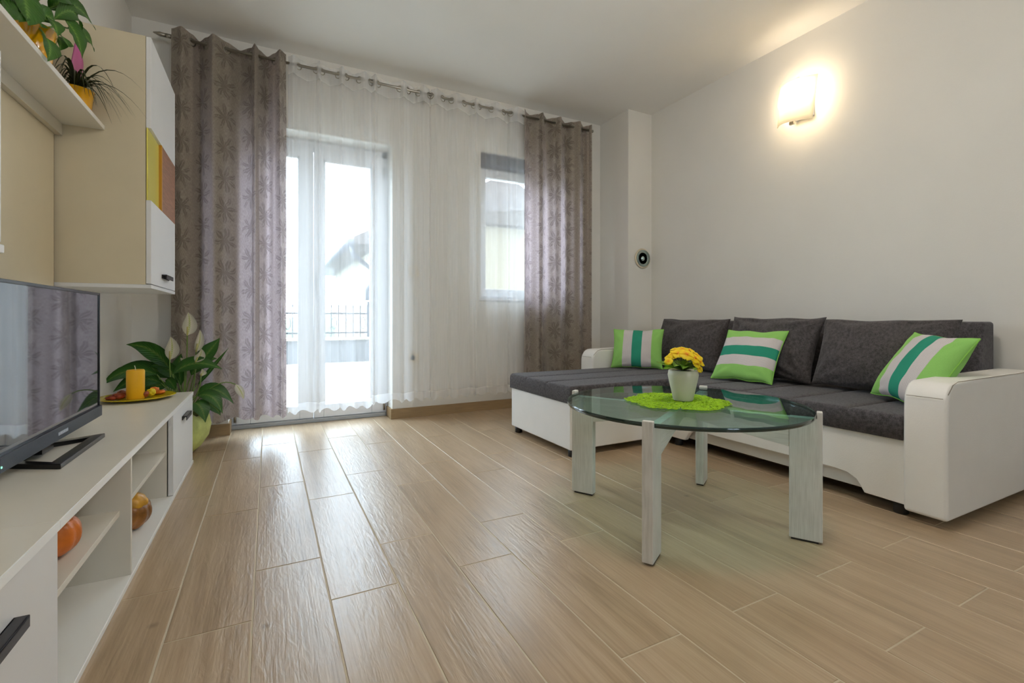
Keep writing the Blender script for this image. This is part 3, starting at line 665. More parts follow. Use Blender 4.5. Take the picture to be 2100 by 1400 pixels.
box('back', XL + 0.01, XL + 0.016, A0 + T, A1 - T, T, TZ - 0.018, M['cream_edge'], cabn)
d = box('door', XF - 0.022, XF - 0.003, A0 + 0.002, A1 - 0.001, T + 0.002, TZ - 0.021, M['door_white'], cabn, bevel=0.0015)
handle_on(d, XF - 0.003, 0.89, 1.042, 0.283)

# ============================================================ WALL CABINETS AND SHELF
XU = -0.440; U0, U1, UZ0, UZ1 = 2.462, 3.032, 0.907, 1.965
cu = empty('wall_cabinet', (-0.6, 2.75, UZ0), 'tall white wall cabinet with yellow glass and brown wood band in its door', 'cabinet')
box('side_panel', XL + 0.003, XU - 0.019, U0, U0 + T, UZ0 + T, UZ1 - T, M['cream_edge'], cu)
box('side_panel', XL + 0.003, XU - 0.019, U1 - T, U1, UZ0 + T, UZ1 - T, M['cream_edge'], cu)
box('top', XL + 0.003, XU - 0.019, U0, U1, UZ1 - T, UZ1, M['cream_edge'], cu)
box('bottom', XL + 0.003, XU, U0, U1, UZ0, UZ0 + T, M['door_white'], cu, bevel=0.002)
box('back', XL + 0.003, XL + 0.009, U0 + T, U1 - T, UZ0 + T, UZ1 - T, M['cream_edge'], cu)
box('shelf', XL + 0.009, XU - 0.03, U0 + T, U1 - T, 1.262, 1.278, M['cream_edge'], cu)
box('shelf', XL + 0.009, XU - 0.03, U0 + T, U1 - T, 1.585, 1.601, M['cream_edge'], cu)
dz0, dz1 = 1.278, 1.582
dl = box('lower_door', XU - 0.018, XU, U0 + 0.001, U1 - 0.002, UZ0 + T + 0.003, dz0, M['door_white'], cu, bevel=0.0015)
handle_on(dl, XU, 2.68, 2.85, 0.968)
box('upper_door', XU - 0.018, XU, U0 + 0.001, U1 - 0.002, dz1, UZ1, M['door_white'], cu, bevel=0.0015)
box('glass_pane', XU - 0.016, XU - 0.011, U0 + 0.001, U1 - 0.25, dz0, dz1, M['cab_glass'], cu)
wp = box('wood_panel', XU - 0.017, XU, 2.70, U1 - 0.002, dz0, dz1, M['walnut'], cu, bevel=0.001)
box('edge_or_gap_strip', XU - 0.017, XU, 2.6835, 2.70, dz0, dz1, M['amber'], wp)
gv = MB(); gv.lathe([(0.03, 0), (0.031, 0.004), (0.006, 0.01), (0.005, 0.055), (0.025, 0.075), (0.037, 0.11), (0.036, 0.15), (0.03, 0.185), (0.0285, 0.185), (0.0345, 0.15), (0.0355, 0.11), (0.022, 0.077), (0.004, 0.065)], (-0.53, 2.56, 1.2785), 24)
tag(gv.build('wine_glass', M['clear_glass'], smooth=True), 'clear wine glass inside the tall wall cabinet behind yellow glass', 'glass')
ws = empty('wall_shelf', (-0.68, 1.85, 1.47), 'white wall shelf board with plants over a beige back panel', 'shelf')
box('board', XL + 0.003, -0.592, 1.20, U0 - 0.001, 1.545, 1.563, M['laminate_edge'], ws, bevel=0.002)
box('back_panel', XL + 0.001, XL + 0.013, 1.215, U0 - 0.018, 0.86, 1.499, M['cream_edge'], ws)
box('cleat', XL + 0.003, XL + 0.033, 1.215, U0 - 0.001, 1.50, 1.5445, M['laminate'], ws)
box('edge_or_gap_strip', XL + 0.001, XL + 0.009, U0 - 0.018, U0 - 0.002, 0.86, 1.499, M['brown_gap'], ws)  # dark strip laid in the gap beside the cabinet, its shade put into the colour
cn = empty('wall_cabinet', (-0.6, 0.9, 0.90), 'short white wall cabinet at the left picture edge under the shelf', 'cabinet')
N0, N1, NZ1 = 0.64, 1.209, 1.275
box('side_panel', XL + 0.003, XU - 0.019, N0, N0 + T, 0.918, NZ1, M['laminate'], cn); box('side_panel', XL + 0.003, XU - 0.019, N1 - T, N1, 0.918, NZ1, M['laminate'], cn)
box('top', XL + 0.003, XU - 0.019, N0 + T, N1 - T, NZ1 - T, NZ1, M['laminate'], cn); box('bottom', XL + 0.003, XU, N0, N1 + 0.013, 0.902, 0.918, M['door_white'], cn, bevel=0.002)
d = box('door', XU - 0.018, XU, N0 + 0.002, N1, 0.921, NZ1 + 0.0, M['door_white'], cn, bevel=0.0015); handle_on(d, XU, 0.75, 0.9, 0.965)

# ============================================================ TELEVISION
tv = empty('television', (-0.55, 1.81, TZ), 'black flat screen television on the white tv bench', 'television')
XT = -0.535; V0, V1, VZ0, VZ1 = 1.447, 2.172, 0.434, 0.871
box('body', XT - 0.045, XT - 0.008, V0 + 0.004, V1 - 0.004, VZ0 + 0.004, VZ1 - 0.004, M['black_plastic'], tv, bevel=0.006)
m = MB(); bz = 0.009; zs = VZ0 + 0.038
m.box(XT - 0.012, XT, V0, V0 + bz, zs, VZ1); m.box(XT - 0.012, XT, V1 - bz, V1, zs, VZ1); m.box(XT - 0.012, XT, V0 + bz, V1 - bz, VZ1 - bz, VZ1)
m.build('bezel', M['black_plastic'], tv, bevel=0.0015)
box('screen', XT - 0.010, XT - 0.003, V0 + bz, V1 - bz, zs, VZ1 - bz, M['screen'], tv)
sp = box('speaker_bar', XT - 0.02, XT + 0.006, V0, V1, VZ0, zs, M['speaker'], tv, bevel=0.003)
yl, zl = 1.775, VZ0 + 0.014
m = MB()
for i in range(7):
    y = yl + i * 0.0105; m.box(XT + 0.0055, XT + 0.0068, y, y + 0.007, zl, zl + 0.009)
    if i % 2: m.box(XT + 0.0055, XT + 0.0068, y + 0.006, y + 0.011, zl + 0.0035, zl + 0.0055)
m.build('maker_lettering', M['badge'], sp)
box('power_light', XT + 0.0055, XT + 0.007, 1.452, 1.456, VZ0 + 0.012, VZ0 + 0.016, M['led'], sp)
# open trapezoid stand
ring_o = [(-0.483, 1.635), (-0.483, 2.012), (-0.625, 1.935), (-0.625, 1.71)]; ring_i = [(-0.512, 1.672), (-0.512, 1.972), (-0.600, 1.915), (-0.600, 1.73)]
v = [(x, y, TZ) for x, y in ring_o] + [(x, y, TZ) for x, y in ring_i] + [(x, y, TZ + 0.014) for x, y in ring_o] + [(x, y, TZ + 0.014) for x, y in ring_i]
f = []
for i in range(4):
    j = (i + 1) % 4
    f += [(8 + i, 8 + j, 12 + j, 12 + i), (i, 4 + i, 4 + j, j), (i, j, 8 + j, 8 + i), (4 + j, 4 + i, 12 + i, 12 + j)]
mesh_obj('stand', v, f, M['black_plastic'], tv, bevel=0.002)
box('stand_neck', -0.60, -0.565, 1.78, 1.86, TZ + 0.012, VZ0 + 0.02, M['black_plastic'], tv)

# ============================================================ CANDLE PLATE
PC = Vector((-0.572, 2.885, TZ))
pl = MB(); pl.lathe([(0.05, 0.0), (0.088, 0.002), (0.13, 0.008), (0.157, 0.016), (0.155, 0.0185), (0.128, 0.0115), (0.088, 0.006), (0.02, 0.006)], PC, 48)
tag(pl.build('plate', M['plate'], smooth=True), 'round yellow plate holding a candle on the tv bench', 'plate')
cand = empty('candle', PC + Vector((0, 0, 0.006)), 'thick orange-yellow pillar candle standing on the yellow plate', 'candle')
cc = Vector((-0.572, 2.86, TZ + 0.006))
m = MB(); m.lathe([(0.034, 0), (0.0362, 0.003), (0.0362, 0.134), (0.033, 0.141), (0.012, 0.1375), (0.003, 0.136)], cc, 40); m.build('wax', M['candle'], cand, smooth=True)
m = MB(); m.tube([cc + Vector((0, 0, 0.134)), cc + Vector((-0.001, 0, 0.149)), cc + Vector((-0.004, 0, 0.161))], 0.0016, 6); m.build('wick', M['wick'], cand)
def chunk(name, label, cat, px, py, r, mat, flat=0.6, zc=TZ + 0.009, seed=0, n=10):
    c = onZ(px, py, zc + r * flat * 0.6)
    r *= 1.25; m = MB(); m.sphere((0, 0, 0), r, r, r * flat, n, 7)
    m.v = [c + v * (1 + 0.35 * noise.noise(v / r * 1.6 + Vector((seed * 5.1, 0, 0)))) for v in m.v]
    zmin = min(v.z for v in m.v); m.v = [v + Vector((0, 0, zc - zmin)) for v in m.v]
    return tag(m.build(name, mat, smooth=True), label, cat)
chunk('dried_flower', 'dark red dried slice lying nearest the television on the plate', 'dried fruit', 230, 818, 0.020, M['fruit_red'], 0.45, seed=1)
chunk('dried_flower', 'red-brown dried slice with orange middle left of the candle', 'dried fruit', 243, 816, 0.021, M['fruit_red'], 0.6, seed=2)
chunk('dried_flower', 'dark dried pod standing behind the red slices on the plate', 'dried fruit', 249, 811, 0.017, M['wick_fruit'], 0.8, seed=3)
chunk('wood_chip', 'pale tan chip leaning at the left foot of the candle', 'dried fruit', 262, 815, 0.011, M['fruit_tan'], 0.9, seed=4)
chunk('wood_chip', 'pale tan chip lying at the right foot of the candle', 'dried fruit', 289, 814, 0.012, M['fruit_tan'], 0.6, seed=5)
chunk('dried_flower', 'brown dried pod between candle and yellow ball', 'dried fruit', 297, 812, 0.014, M['wick_fruit'], 0.8, seed=6)
chunk('wicker_ball', 'small bright yellow ball on the plate right of the candle', 'ball', 309.5, 809, 0.0155, M['fruit_yellow'], 1.0, seed=7, n=14)
chunk('dried_flower', 'orange dried peel curl behind the yellow ball', 'dried fruit', 318, 804, 0.018, M['fruit_orange'], 0.9, seed=8)
chunk('dried_flower', 'orange dried peel lying at the right end of the plate filling', 'dried fruit', 329, 806, 0.017, M['fruit_orange'], 0.5, seed=9)

# ============================================================ PUMPKINS
def pumpkin(name, c, r, hgt, mat, label, crown=None, ribs=10, tilt=(0, 0)):
    e = empty(name, c, label, 'pumpkin')
    c = Vector(c); n, mm = 60, 14; v = []; f = []
    R = Matrix.Rotation(tilt[0], 3, 'X') @ Matrix.Rotation(tilt[1], 3, 'Y')
    def P(t, a, ro=1.0):
        rr = r * math.cos(t) ** 0.75 * (1 + 0.09 * (abs(math.cos(a * ribs / 2)) - 0.6)) * ro
        zz = hgt / 2 * math.sin(t)
        if t > 0.9: zz -= hgt * 0.25 * ((t - 0.9) / 0.67) ** 1.5
        return Vector((rr * math.cos(a), rr * math.sin(a), zz))
    for i in range(mm + 1):
        t = -math.pi / 2 * 0.97 + math.pi * 0.97 * i / mm
        for k in range(n): v.append(R @ P(t, 2 * math.pi * k / n))
    for i in range(mm):
        for k in range(n): f.append((i * n + k, i * n + (k + 1) % n, (i + 1) * n + (k + 1) % n, (i + 1) * n + k))
    f.append(tuple(range(n - 1, -1, -1))); f.append(tuple(mm * n + k for k in range(n)))
    zm = min(q.z for q in v); sh = Vector((0, 0, -zm))
    mesh_obj('skin', [q + sh + c for q in v], f, mat, e, smooth=True)
    if crown:
        m = MB(); m.sphere((0, 0, hgt * 0.36), r * 0.62, r * 0.62, hgt * 0.26, 24, 10)
        m.v = [R @ Vector((q.x * (1 + 0.12 * abs(math.cos(3 * math.atan2(q.y, q.x)))), q.y * (1 + 0.12 * abs(math.cos(3 * math.atan2(q.y, q.x)))), q.z)) + sh + c for q in m.v]
        m.build('crown', crown, e, smooth=True)
    m = MB(); m.tube([R @ Vector(p) + sh + c for p in ((0, 0, hgt * 0.22), (0.004, 0, hgt * 0.42), (0.014, 0.004, hgt * 0.56))], [r * 0.2, r * 0.13, r * 0.16], 9); m.build('stem', M['pump_stem'], e, smooth=True)
pumpkin('pumpkin', (-0.468, 1.50, 0.212), 0.062, 0.098, M['pump_or'], 'round orange pumpkin on the near open shelf of the tv bench', None, 12)
pumpkin('pumpkin', (-0.45, 2.155, T), 0.066, 0.115, M['pump_br'], 'mottled brown turban pumpkin with yellow crown on the bench floor', M['pump_ye'], 10, (0.25, 0.35))

# ============================================================ PEACE LILY beside the bench
lily = empty('peace_lily', (-0.47, 3.30, 0), 'peace lily with white flowers in a pale green wrapped pot on the floor', 'plant')
m = MB(); pc = Vector((-0.47, 3.30, 0))
m.lathe([(0.075, 0.001), (0.085, 0.03), (0.10, 0.12), (0.11, 0.2), (0.10, 0.2), (0.085, 0.19), (0.01, 0.185)], pc, 24); m.build('pot', M['soil'], lily, smooth=True)
# crumpled paper wrap, flared lobes
v = []; f = []; nn = 40; rows = [(0.0, 0.075), (0.035, 0.115), (0.09, 0.148), (0.15, 0.155), (0.205, 0.142), (0.235, 0.120)]
for i, (z, r) in enumerate(rows):
    for k in range(nn):
        a = 2 * math.pi * k / nn; w_ = 1 + (0.10 * math.sin(3 * a + 0.7) + 0.05 * math.sin(7 * a)) * (i / 5)
        v.append(pc + Vector((r * w_ * math.cos(a), r * w_ * math.sin(a), 0.002 + z * (1 + 0.10 * math.sin(4 * a) * i / 5))))
for i in range(len(rows) - 1):
    for k in range(nn): f.append((i * nn + k, i * nn + (k + 1) % nn, (i + 1) * nn + (k + 1) % nn, (i + 1) * nn + k))
mesh_obj('paper_wrap', v, f, M['paper'], lily, smooth=True, solid=0.0015)
def lily_pt(px, py, y): return onY(px, py, y)
crown0 = pc + Vector((0.03, 0, 0.20))
def add_leaf(parent, mat, base, b1, b2, tip, width, side, name='leaf', cup=0.2, wave=0.02, shape='leaf'):
    """stalk from base to b1, blade b1 -> b2 -> tip"""
    st = MB(); st.tube(bez(base, (Vector(base) + Vector(b1)) / 2 + Vector((0, 0, 0.03)), b1, 6), 0.003, 5)
    m = MB(); pts = bez(b1, b2, tip, 12); leaf_mesh(m, pts, width, side, shape, cup, 4, wave)
    o = m.build(name, mat, parent, smooth=True)
    st.build('stalk', M['stem'], o, smooth=True)
    return o
LV = [ # (blade start px, mid px, tip px, width, depth Y at start, tip)
    ((348, 757), (318, 705), (259, 706), 0.105, 3.32, 3.28), ((322, 768), (262, 740), (206, 792), 0.085, 3.24, 3.16),
    ((404, 750), (428, 722), (451, 693), 0.105, 3.33, 3.36), ((355, 767), (395, 728), (456, 757), 0.10, 3.26, 3.24),
    ((400, 812), (442, 778), (479, 828), 0.095, 3.24, 3.22), ((404, 812), (440, 798), (456, 848), 0.09, 3.20, 3.16),
    ((398, 826), (415, 826), (421, 866), 0.10, 3.17, 3.13), ((350, 775), (300, 742), (252, 750), 0.09, 3.38, 3.42),
    ((330, 785), (285, 760), (232, 803), 0.10, 3.30, 3.26), ((345, 790), (300, 785), (255, 806), 0.10, 3.36, 3.34),
    ((410, 822), (445, 830), (452, 852), 0.07, 3.27, 3.30), ((392, 770), (410, 735), (445, 735), 0.09, 3.40, 3.42),
    ((365, 780), (340, 740), (310, 750), 0.09, 3.34, 3.32), ((405, 790), (430, 760), (470, 712), 0.03, 3.34, 3.38),
    ((372, 790), (362, 750), (372, 725), 0.09, 3.40, 3.43), ((360, 800), (345, 770), (338, 780), 0.06, 3.20, 3.17)]
for (s0, s1, s2, wd, ya, yb) in LV:
    b1 = lily_pt(*s0, ya); b2 = lily_pt(*s1, (ya + yb) / 2); tp = lily_pt(*s2, yb)
    dirv = (tp - b1); side = dirv.cross(Vector((0.15, -1, 0.25))).normalized()
    side = (side + Vector((0, -0.45, 0))).normalized()
    add_leaf(lily, M['leaf'], crown0 + Vector((random.uniform(-.03, .03), random.uniform(-.03, .03), 0)), b1, b2, tp, wd, side)
FL = [((384, 688), (386, 640), 0.055, 3.30, 1), ((348, 738), (350, 690), 0.05, 3.22, 1), ((402, 722), (410, 676), 0.034, 3.31, 1), ((401, 743), (413, 715), 0.038, 3.25, 1), ((379, 744), (370, 733), 0.03, 3.28, 1), ((412, 772), (414, 756), 0.025, 3.22, 1)]
for (s0, s1, wd, yy, _) in FL:
    a = lily_pt(*s0, yy); c = lily_pt(*s1, yy - 0.01); mid = (a + c) / 2 + Vector((0.012, 0.03, 0))
    m = MB(); leaf_mesh(m, bez(a, mid + Vector((0, 0.01, 0)), c, 10), wd * 1.35, (1, 0.25, 0.1), 'spathe', 0.55, 6)
    fl = m.build('flower', M['spathe'], lily, smooth=True)
    m = MB(); m.tube([a + Vector((0, 0.002, 0.002)), a + (c - a) * 0.38 + Vector((0, -0.004, 0))], [0.0045, 0.004], 7); m.build('spadix', M['spadix'], fl, smooth=True)
    m = MB(); m.tube(bez(crown0 + Vector((random.uniform(-.02, .02), -0.01, 0)), (a.x, a.y - 0.01, 0.35), a, 8), 0.0032, 6); m.build('flower_stem', M['stem'], fl, smooth=True)
a = lily_pt(483, 788, 3.20); c = lily_pt(500, 818, 3.19)
m = MB(); leaf_mesh(m, bez(a, (a + c) / 2 + Vector((0.012, -0.01, 0.01)), c, 10), 0.045, (1, 0.4, 0.3), 'spathe', 0.5, 6); fl = m.build('flower', M['spathe'], lily, smooth=True)
m = MB(); m.tube(bez(crown0, lily_pt(440, 765, 3.22), a, 10), 0.003, 6); m.build('flower_stem', M['stem'], fl, smooth=True)

# ============================================================ SHELF PLANTS
SZ = 1.563
def pot_on_shelf(e, c, r0, r1, hgt):
    m = MB(); m.lathe([(r0 * 0.9, 0), (r0, 0.004), (r1, hgt), (r1 * 0.94, hgt), (r1 * 0.9, hgt - 0.012), (0.004, hgt - 0.014)], c, 40); m.build('pot', M['pot_yellow'], e, smooth=True)
    m = MB(); m.lathe([(r1 * 0.9, 0), (0.004, 0.004)], c + Vector((0, 0, hgt - 0.014)), 24); m.build('soil', M['soil'], e)
c1 = Vector((-0.668, onX(57, 70, -0.668).y, SZ))
p1 = empty('potted_plant', c1, 'broad-leaved green plant in a larger glossy yellow pot on the shelf', 'plant')
pot_on_shelf(p1, c1, 0.052, 0.068, 0.125)
t1 = c1 + Vector((0, 0, 0.12))
SP = [((42, -30), (55, 15), (57, 52), 0.075, -0.60), ((8, -20), (2, 10), (6, 35), 0.06, -0.62), ((80, 45), (98, 28), (120, 60), 0.055, -0.61), ((112, 38), (150, 15), (168, 62), 0.055, -0.60),
      ((128, 12), (162, 12), (196, 62), 0.055, -0.60), ((132, 40), (158, 70), (168, 120), 0.06, -0.59), ((138, 58), (178, 72), (193, 106), 0.05, -0.595), ((105, 70), (125, 80), (122, 104), 0.045, -0.62),
      ((92, 75), (105, 95), (97, 126), 0.05, -0.585), ((125, 72), (135, 85), (140, 96), 0.04, -0.60), ((90, -10), (120, -20), (150, 12), 0.06, -0.61), ((20, -10), (25, 0), (28, 30), 0.05, -0.62),
      ((75, 30), (65, 15), (72, -20), 0.05, -0.66), ((70, 40), (82, 45), (84, 55), 0.04, -0.61), ((60, -20), (90, -40), (130, -20), 0.06, -0.65), ((100, 20), (128, 0), (160, 30), 0.06, -0.63),
      ((95, 40), (112, 45), (118, 75), 0.05, -0.59), ((30, 0), (40, 20), (38, 45), 0.05, -0.61), ((15, 5), (20, 20), (18, 38), 0.05, -0.61)]
for (s0, s1, s2, wd, xx) in SP:
    b1 = onX(*s0, xx - 0.02); b2 = onX(*s1, xx); tp = onX(*s2, xx + 0.01)
    side = ((tp - b1).cross(Vector((1, -0.6, 0.3)))).normalized()
    b1.y, b2.y, tp.y = min(b1.y, 2.42), min(b2.y, 2.43), min(tp.y, 2.44)
    add_leaf(p1, M['leaf2'], t1 + Vector((random.uniform(-.03, .03), random.uniform(-.03, .03), 0)), b1, b2 * 1.5 - (b1 + tp) * 0.25, tp, wd * 1.25, side, cup=0.25, wave=0.03)
c2 = Vector((-0.662, onX(156, 180, -0.662).y, SZ))
p2 = empty('air_plant', c2, 'spiky air plant with a pink flower spike in the smaller yellow pot', 'plant')
pot_on_shelf(p2, c2, 0.042, 0.056, 0.10)
t2 = c2 + Vector((0, 0, 0.095))
for i in range(46):
    a = 2 * math.pi * (i * 0.618034 % 1.0) + random.uniform(-.1, .1); ln = random.uniform(0.13, 0.25); up = random.uniform(0.02, 0.13)
    dx, dy = math.cos(a), math.sin(a)
    d = Vector((dx * (0.3 if dx < 0 else 1.0), dy * (0.7 if dy < 0 else 0.35), 0)) * ln
    m = MB(); pts = bez(t2, t2 + d * 0.45 + Vector((0, 0, up + 0.07)), t2 + d + Vector((0, 0, up - 0.10 - random.uniform(0, .05))), 10)
    pts = [Vector((max(q.x, XL + 0.02), min(q.y, U0 - 0.006), q.z if q.x > -0.582 else max(q.z, SZ + 0.008))) for q in pts]
    leaf_mesh(m, pts, 0.012, (-d.y, d.x, 0.0), 'blade', 0.3, 2); m.build('blade', M['blade'], p2, smooth=True)
m = MB(); bb = t2 + Vector((0, 0, 0.03)); leaf_mesh(m, bez(bb, bb + Vector((0, 0.004, 0.09)), bb + Vector((0.004, 0.006, 0.18)), 14), 0.046, (0.5, 1, 0), 'spathe', 0.15, 4, 0.03)
br = m.build('flower_spike', M['pink'], p2, smooth=True, solid=0.004)
m = MB(); m.tube([t2 - Vector((0, 0, 0.005)), bb + Vector((0, 0, 0.01))], 0.005, 6); m.build('flower_stem', M['stem'], br, smooth=True)

# ============================================================ CURTAINS
RY, RZ = 3.555, 2.522
rod = empty('curtain_rod', (1.05, RY, RZ), 'long brushed steel curtain rod with flat finials under the ceiling', 'curtain rod')
xl, xr = onY(352, 80, RY).x, onY(1212, 262, RY).x
m = MB(); m.tube([(xl, RY, RZ), (xr, RY, RZ)], 0.0095, 12); m.build('rod', M['steel'], rod, smooth=True)
for x0, x1 in ((xl, onY(314, 66, RY).x), (xr, xr + 0.03)):
    sg = 1 if x1 > x0 else -1; ln = abs(x1 - x0)
    m = MB(); m.tube([(x0, RY, RZ), (x0 + sg * ln * 0.3, RY, RZ)], 0.013, 12)
    m.tube([(x0 + sg * ln * 0.3, RY, RZ), (x0 + sg * ln * 0.65, RY, RZ + 0.002), (x0 + sg * ln, RY, RZ + 0.004)], [0.012, 0.014, 0.003], 10); m.build('finial', M['steel'], rod, smooth=True)
for x in (xl + 0.03, 1.1, xr - 0.01):
    m = MB(); m.tube([(x, RY, RZ), (x, YB, RZ)], 0.006, 8); m.box(x - 0.015, x + 0.015, YB - 0.006, YB, RZ - 0.03, RZ + 0.03); m.build('bracket', M['steel'], rod)
def curtain(name, label, cat, ctrl, amp, z0, ztop, mat, group=None, spread=0.0, hem=None, rings=True, sub=7, wob=0.0, head=None):
    """ctrl = [(pixel x, side)]; side -1 in front of the rod, +1 behind; the cloth hangs from the rod in folds"""
    path = []
    for i in range(len(ctrl) - 1):
        (pa, sa), (pb, sb) = ctrl[i], ctrl[i + 1]
        for k in range(sub):
            t = k / sub; tt = (1 - math.cos(math.pi * t)) / 2
            path.append((pa + (pb - pa) * t, sa + (sb - sa) * (tt * 0.6 + t * 0.4)))
    path.append(ctrl[-1])
    plan = [Vector((onY(p, 400, RY + amp * s).x, RY + amp * s, 0)) for p, s in path]
    arc = [0]
    for i in range(1, len(plan)): arc.append(arc[-1] + (plan[i] - plan[i - 1]).length)
    e = empty(name, (sum(q.x for q in plan) / len(plan), RY, z0), label, cat, group)
    nz = 40; zs = [z0 + (ztop - z0) * j / nz for j in range(nz + 1)]
    xc = plan[len(plan) // 2].x; v = []; uv = []; f = []
    for j, z in enumerate(zs):
        h_ = 1 - (z - z0) / (ztop - z0)
        for i, q in enumerate(plan):
            dx = spread * h_ * (q.x - xc) + wob * h_ * math.sin(i * 0.55 + 2.0) * 0.5 + wob * 0.3 * noise.noise(Vector((i * 0.15, z * 2.0, 3.3)))
            yy = RY + (q.y - RY) * (1 - 0.25 * h_) + wob * h_ * noise.noise(Vector((i * 0.25, z * 1.2, 9.1)))
            zz = z + (0.012 * math.sin(i * 0.45) * (1 if j == 0 else 0))
            v.append((q.x + dx, yy, zz)); uv.append((arc[i] + 0.001, z))
    n = len(plan)
    def faces(ja, jb): return [(j * n + i, j * n + i + 1, (j + 1) * n + i + 1, (j + 1) * n + i) for j in range(ja, jb) for i in range(n - 1)]
    hj = 1 if hem else 0; tj = nz - head if head else nz
    mesh_obj('cloth', v, faces(hj, tj), mat, e, smooth=True, uvs=uv, solid=0)
    if hem:
        mesh_obj('hem', v, faces(0, 1), hem, e, smooth=True, uvs=uv)
        if head: mesh_obj('heading', v, faces(tj, nz), hem, e, smooth=True, uvs=uv)
    if rings:
        for (p, s) in ctrl[1:-1]:
            if abs(s) < 0.01:
                c = Vector((onY(p, 400, RY).x, RY, RZ - 0.006)); k = min(range(len(plan)), key=lambda i: abs(plan[i].x - c.x) + abs(plan[i].y - c.y))
                t = (plan[min(k + 1, n - 1)] - plan[max(k - 1, 0)]).normalized()
                pts = [c + (t * math.cos(a) + Vector((0, 0, 1)) * math.sin(a)) * 0.023 for a in [i * 2 * math.pi / 20 for i in range(21)]]
                m = MB(); m.tube(pts, 0.0035, 6, cap=False); m.build('grommet', M['steel'], e, smooth=True)
    return e
curtain('curtain', 'left grey-brown leaf-patterned curtain hanging between wall cabinet and door', 'curtain',
        [(351, -0.2), (372, -1), (394, 0), (410, 1), (423, 0), (436, -1), (466, 0), (493, 1), (515, 0), (523, -1), (531, 0), (548, 1), (563, 0), (574, -1), (587, -0.3)], 0.07, 0.122, RZ + 0.045, M['drape'], 'grey-brown curtains', 0.02, wob=0.012)
curtain('curtain', 'right grey-brown leaf-patterned curtain beside the column behind the sofa', 'curtain',
        [(1076, -0.9), (1080, 0.3), (1086, 1), (1104, 0), (1114, -1), (1116, 0), (1121, 1), (1137, 0), (1151, -1), (1153, 0), (1158, 1), (1174, 0), (1191, -1), (1193, 0), (1196, 0.8), (1206, 0), (1214, -0.7)], 0.05, 0.115, RZ + 0.045, M['drape'], 'grey-brown curtains', 0.0, wob=0.006)
def zig(fr):
    out = []
    for a, b_ in fr: out += [(a, 0), ((a + b_) / 2, -1), (b_, 0)]
    res = []
    for i, p in enumerate(out):
        res.append(p)
        if p[1] == 0 and i + 1 < len(out) and out[i + 1][1] == 0: res.append(((p[0] + out[i + 1][0]) / 2, 1))
    return res
curtain('sheer_curtain', 'white sheer curtain hanging in front of the terrace door', 'curtain', zig([(591, 612), (649, 660), (694, 710), (737, 760)]) + [(764, 0.6)], 0.042, 0.135, RZ + 0.045, M['sheer'], 'white sheer curtains', 0.015, hem=M['sheer_hem'], wob=0.004, head=2)
curtain('sheer_curtain', 'wide white sheer curtain hanging between terrace door and right curtain', 'curtain', [(761, 0.4)] + zig([(764, 775), (820, 837), (858, 880), (884, 908), (926, 952), (972, 983), (1008, 1033), (1047, 1075)]), 0.042, 0.157, RZ + 0.045, M['sheer'], 'white sheer curtains', 0.0, hem=M['sheer_hem'], wob=0.004, head=2)

# ============================================================ WALL LAMP
lamp = empty('wall_lamp', (XR, 1.87, 2.2), 'lit wall lamp with a bent opal glass plate above the sofa', 'wall lamp')
LY, LZ = 1.868, 2.185
box('back_plate', XR - 0.02, XR, LY - 0.06, LY + 0.06, LZ - 0.09, LZ + 0.09, M['pvc'], lamp, bevel=0.004)
v = []; f = []; ny, nzz = 14, 10
for j in range(nzz + 1):
    for i in range(ny + 1):
        a, c = i / ny * 2 - 1, j / nzz * 2 - 1
        y = LY + 0.130 * a; z = LZ + 0.145 * c + 0.02 * a
        x = XR - 0.115 - 0.03 * (1 - a * a) + 0.03 * c + (0.05 * max(0, a) ** 2) * (1 if c < 0 else 0.4)
        v.append((x, y, z))
for j in range(nzz):
    for i in range(ny): f.append((j * (ny + 1) + i, j * (ny + 1) + i + 1, (j + 1) * (ny + 1) + i + 1, (j + 1) * (ny + 1) + i))
gl = mesh_obj('glass_shade', v, f, M['lamp_glass'], lamp, smooth=True, solid=0.005)
for (yy, zz, xx) in ((LY, LZ - 0.148, XR - 0.145), (LY, LZ + 0.148, XR - 0.085)):
    m = MB(); m.box(xx - 0.006, xx + 0.012, yy - 0.014, yy + 0.014, zz - 0.008, zz + 0.01);
    m.build('clip', M['steel'], lamp)
m = MB(); m.sphere((XR - 0.08, LY, LZ + 0.04), 0.03, 0.07, 0.04, 14, 10); m.build('bulb', M['bulb'], lamp, smooth=True)
m = MB(); m.tube([(XR - 0.02, LY, LZ + 0.04), (XR - 0.06, LY, LZ + 0.04)], 0.014, 10); m.build('socket', M['pvc'], lamp)

# added fill lamp brightening the sitting area, above the viewer's field of view
PLX, PLY, PLZ = 1.2, 0.95, 2.26
cl = empty('added_fill_lamp', (PLX, PLY, HC), 'added fill lamp, a round globe hanging unseen to brighten the room', 'fill lamp')
m = MB(); m.lathe([(0.055, -0.03), (0.06, 0.0)], (PLX, PLY, HC), 24); m.build('ceiling_plate', M['steel'], cl, smooth=True)
m = MB(); m.tube([(PLX, PLY, HC - 0.03), (PLX, PLY, PLZ + 0.12)], 0.004, 6); m.build('cord', M['black_plastic'], cl)
M['fill_glow'] = emit('fill_lamp_glow', (1.0, 0.94, 0.86, 1), FILL_W)
m = MB(); m.sphere((PLX, PLY, PLZ), 0.15, 0.15, 0.13, 24, 14); m.build('fill_globe', M['fill_glow'], cl, smooth=True)

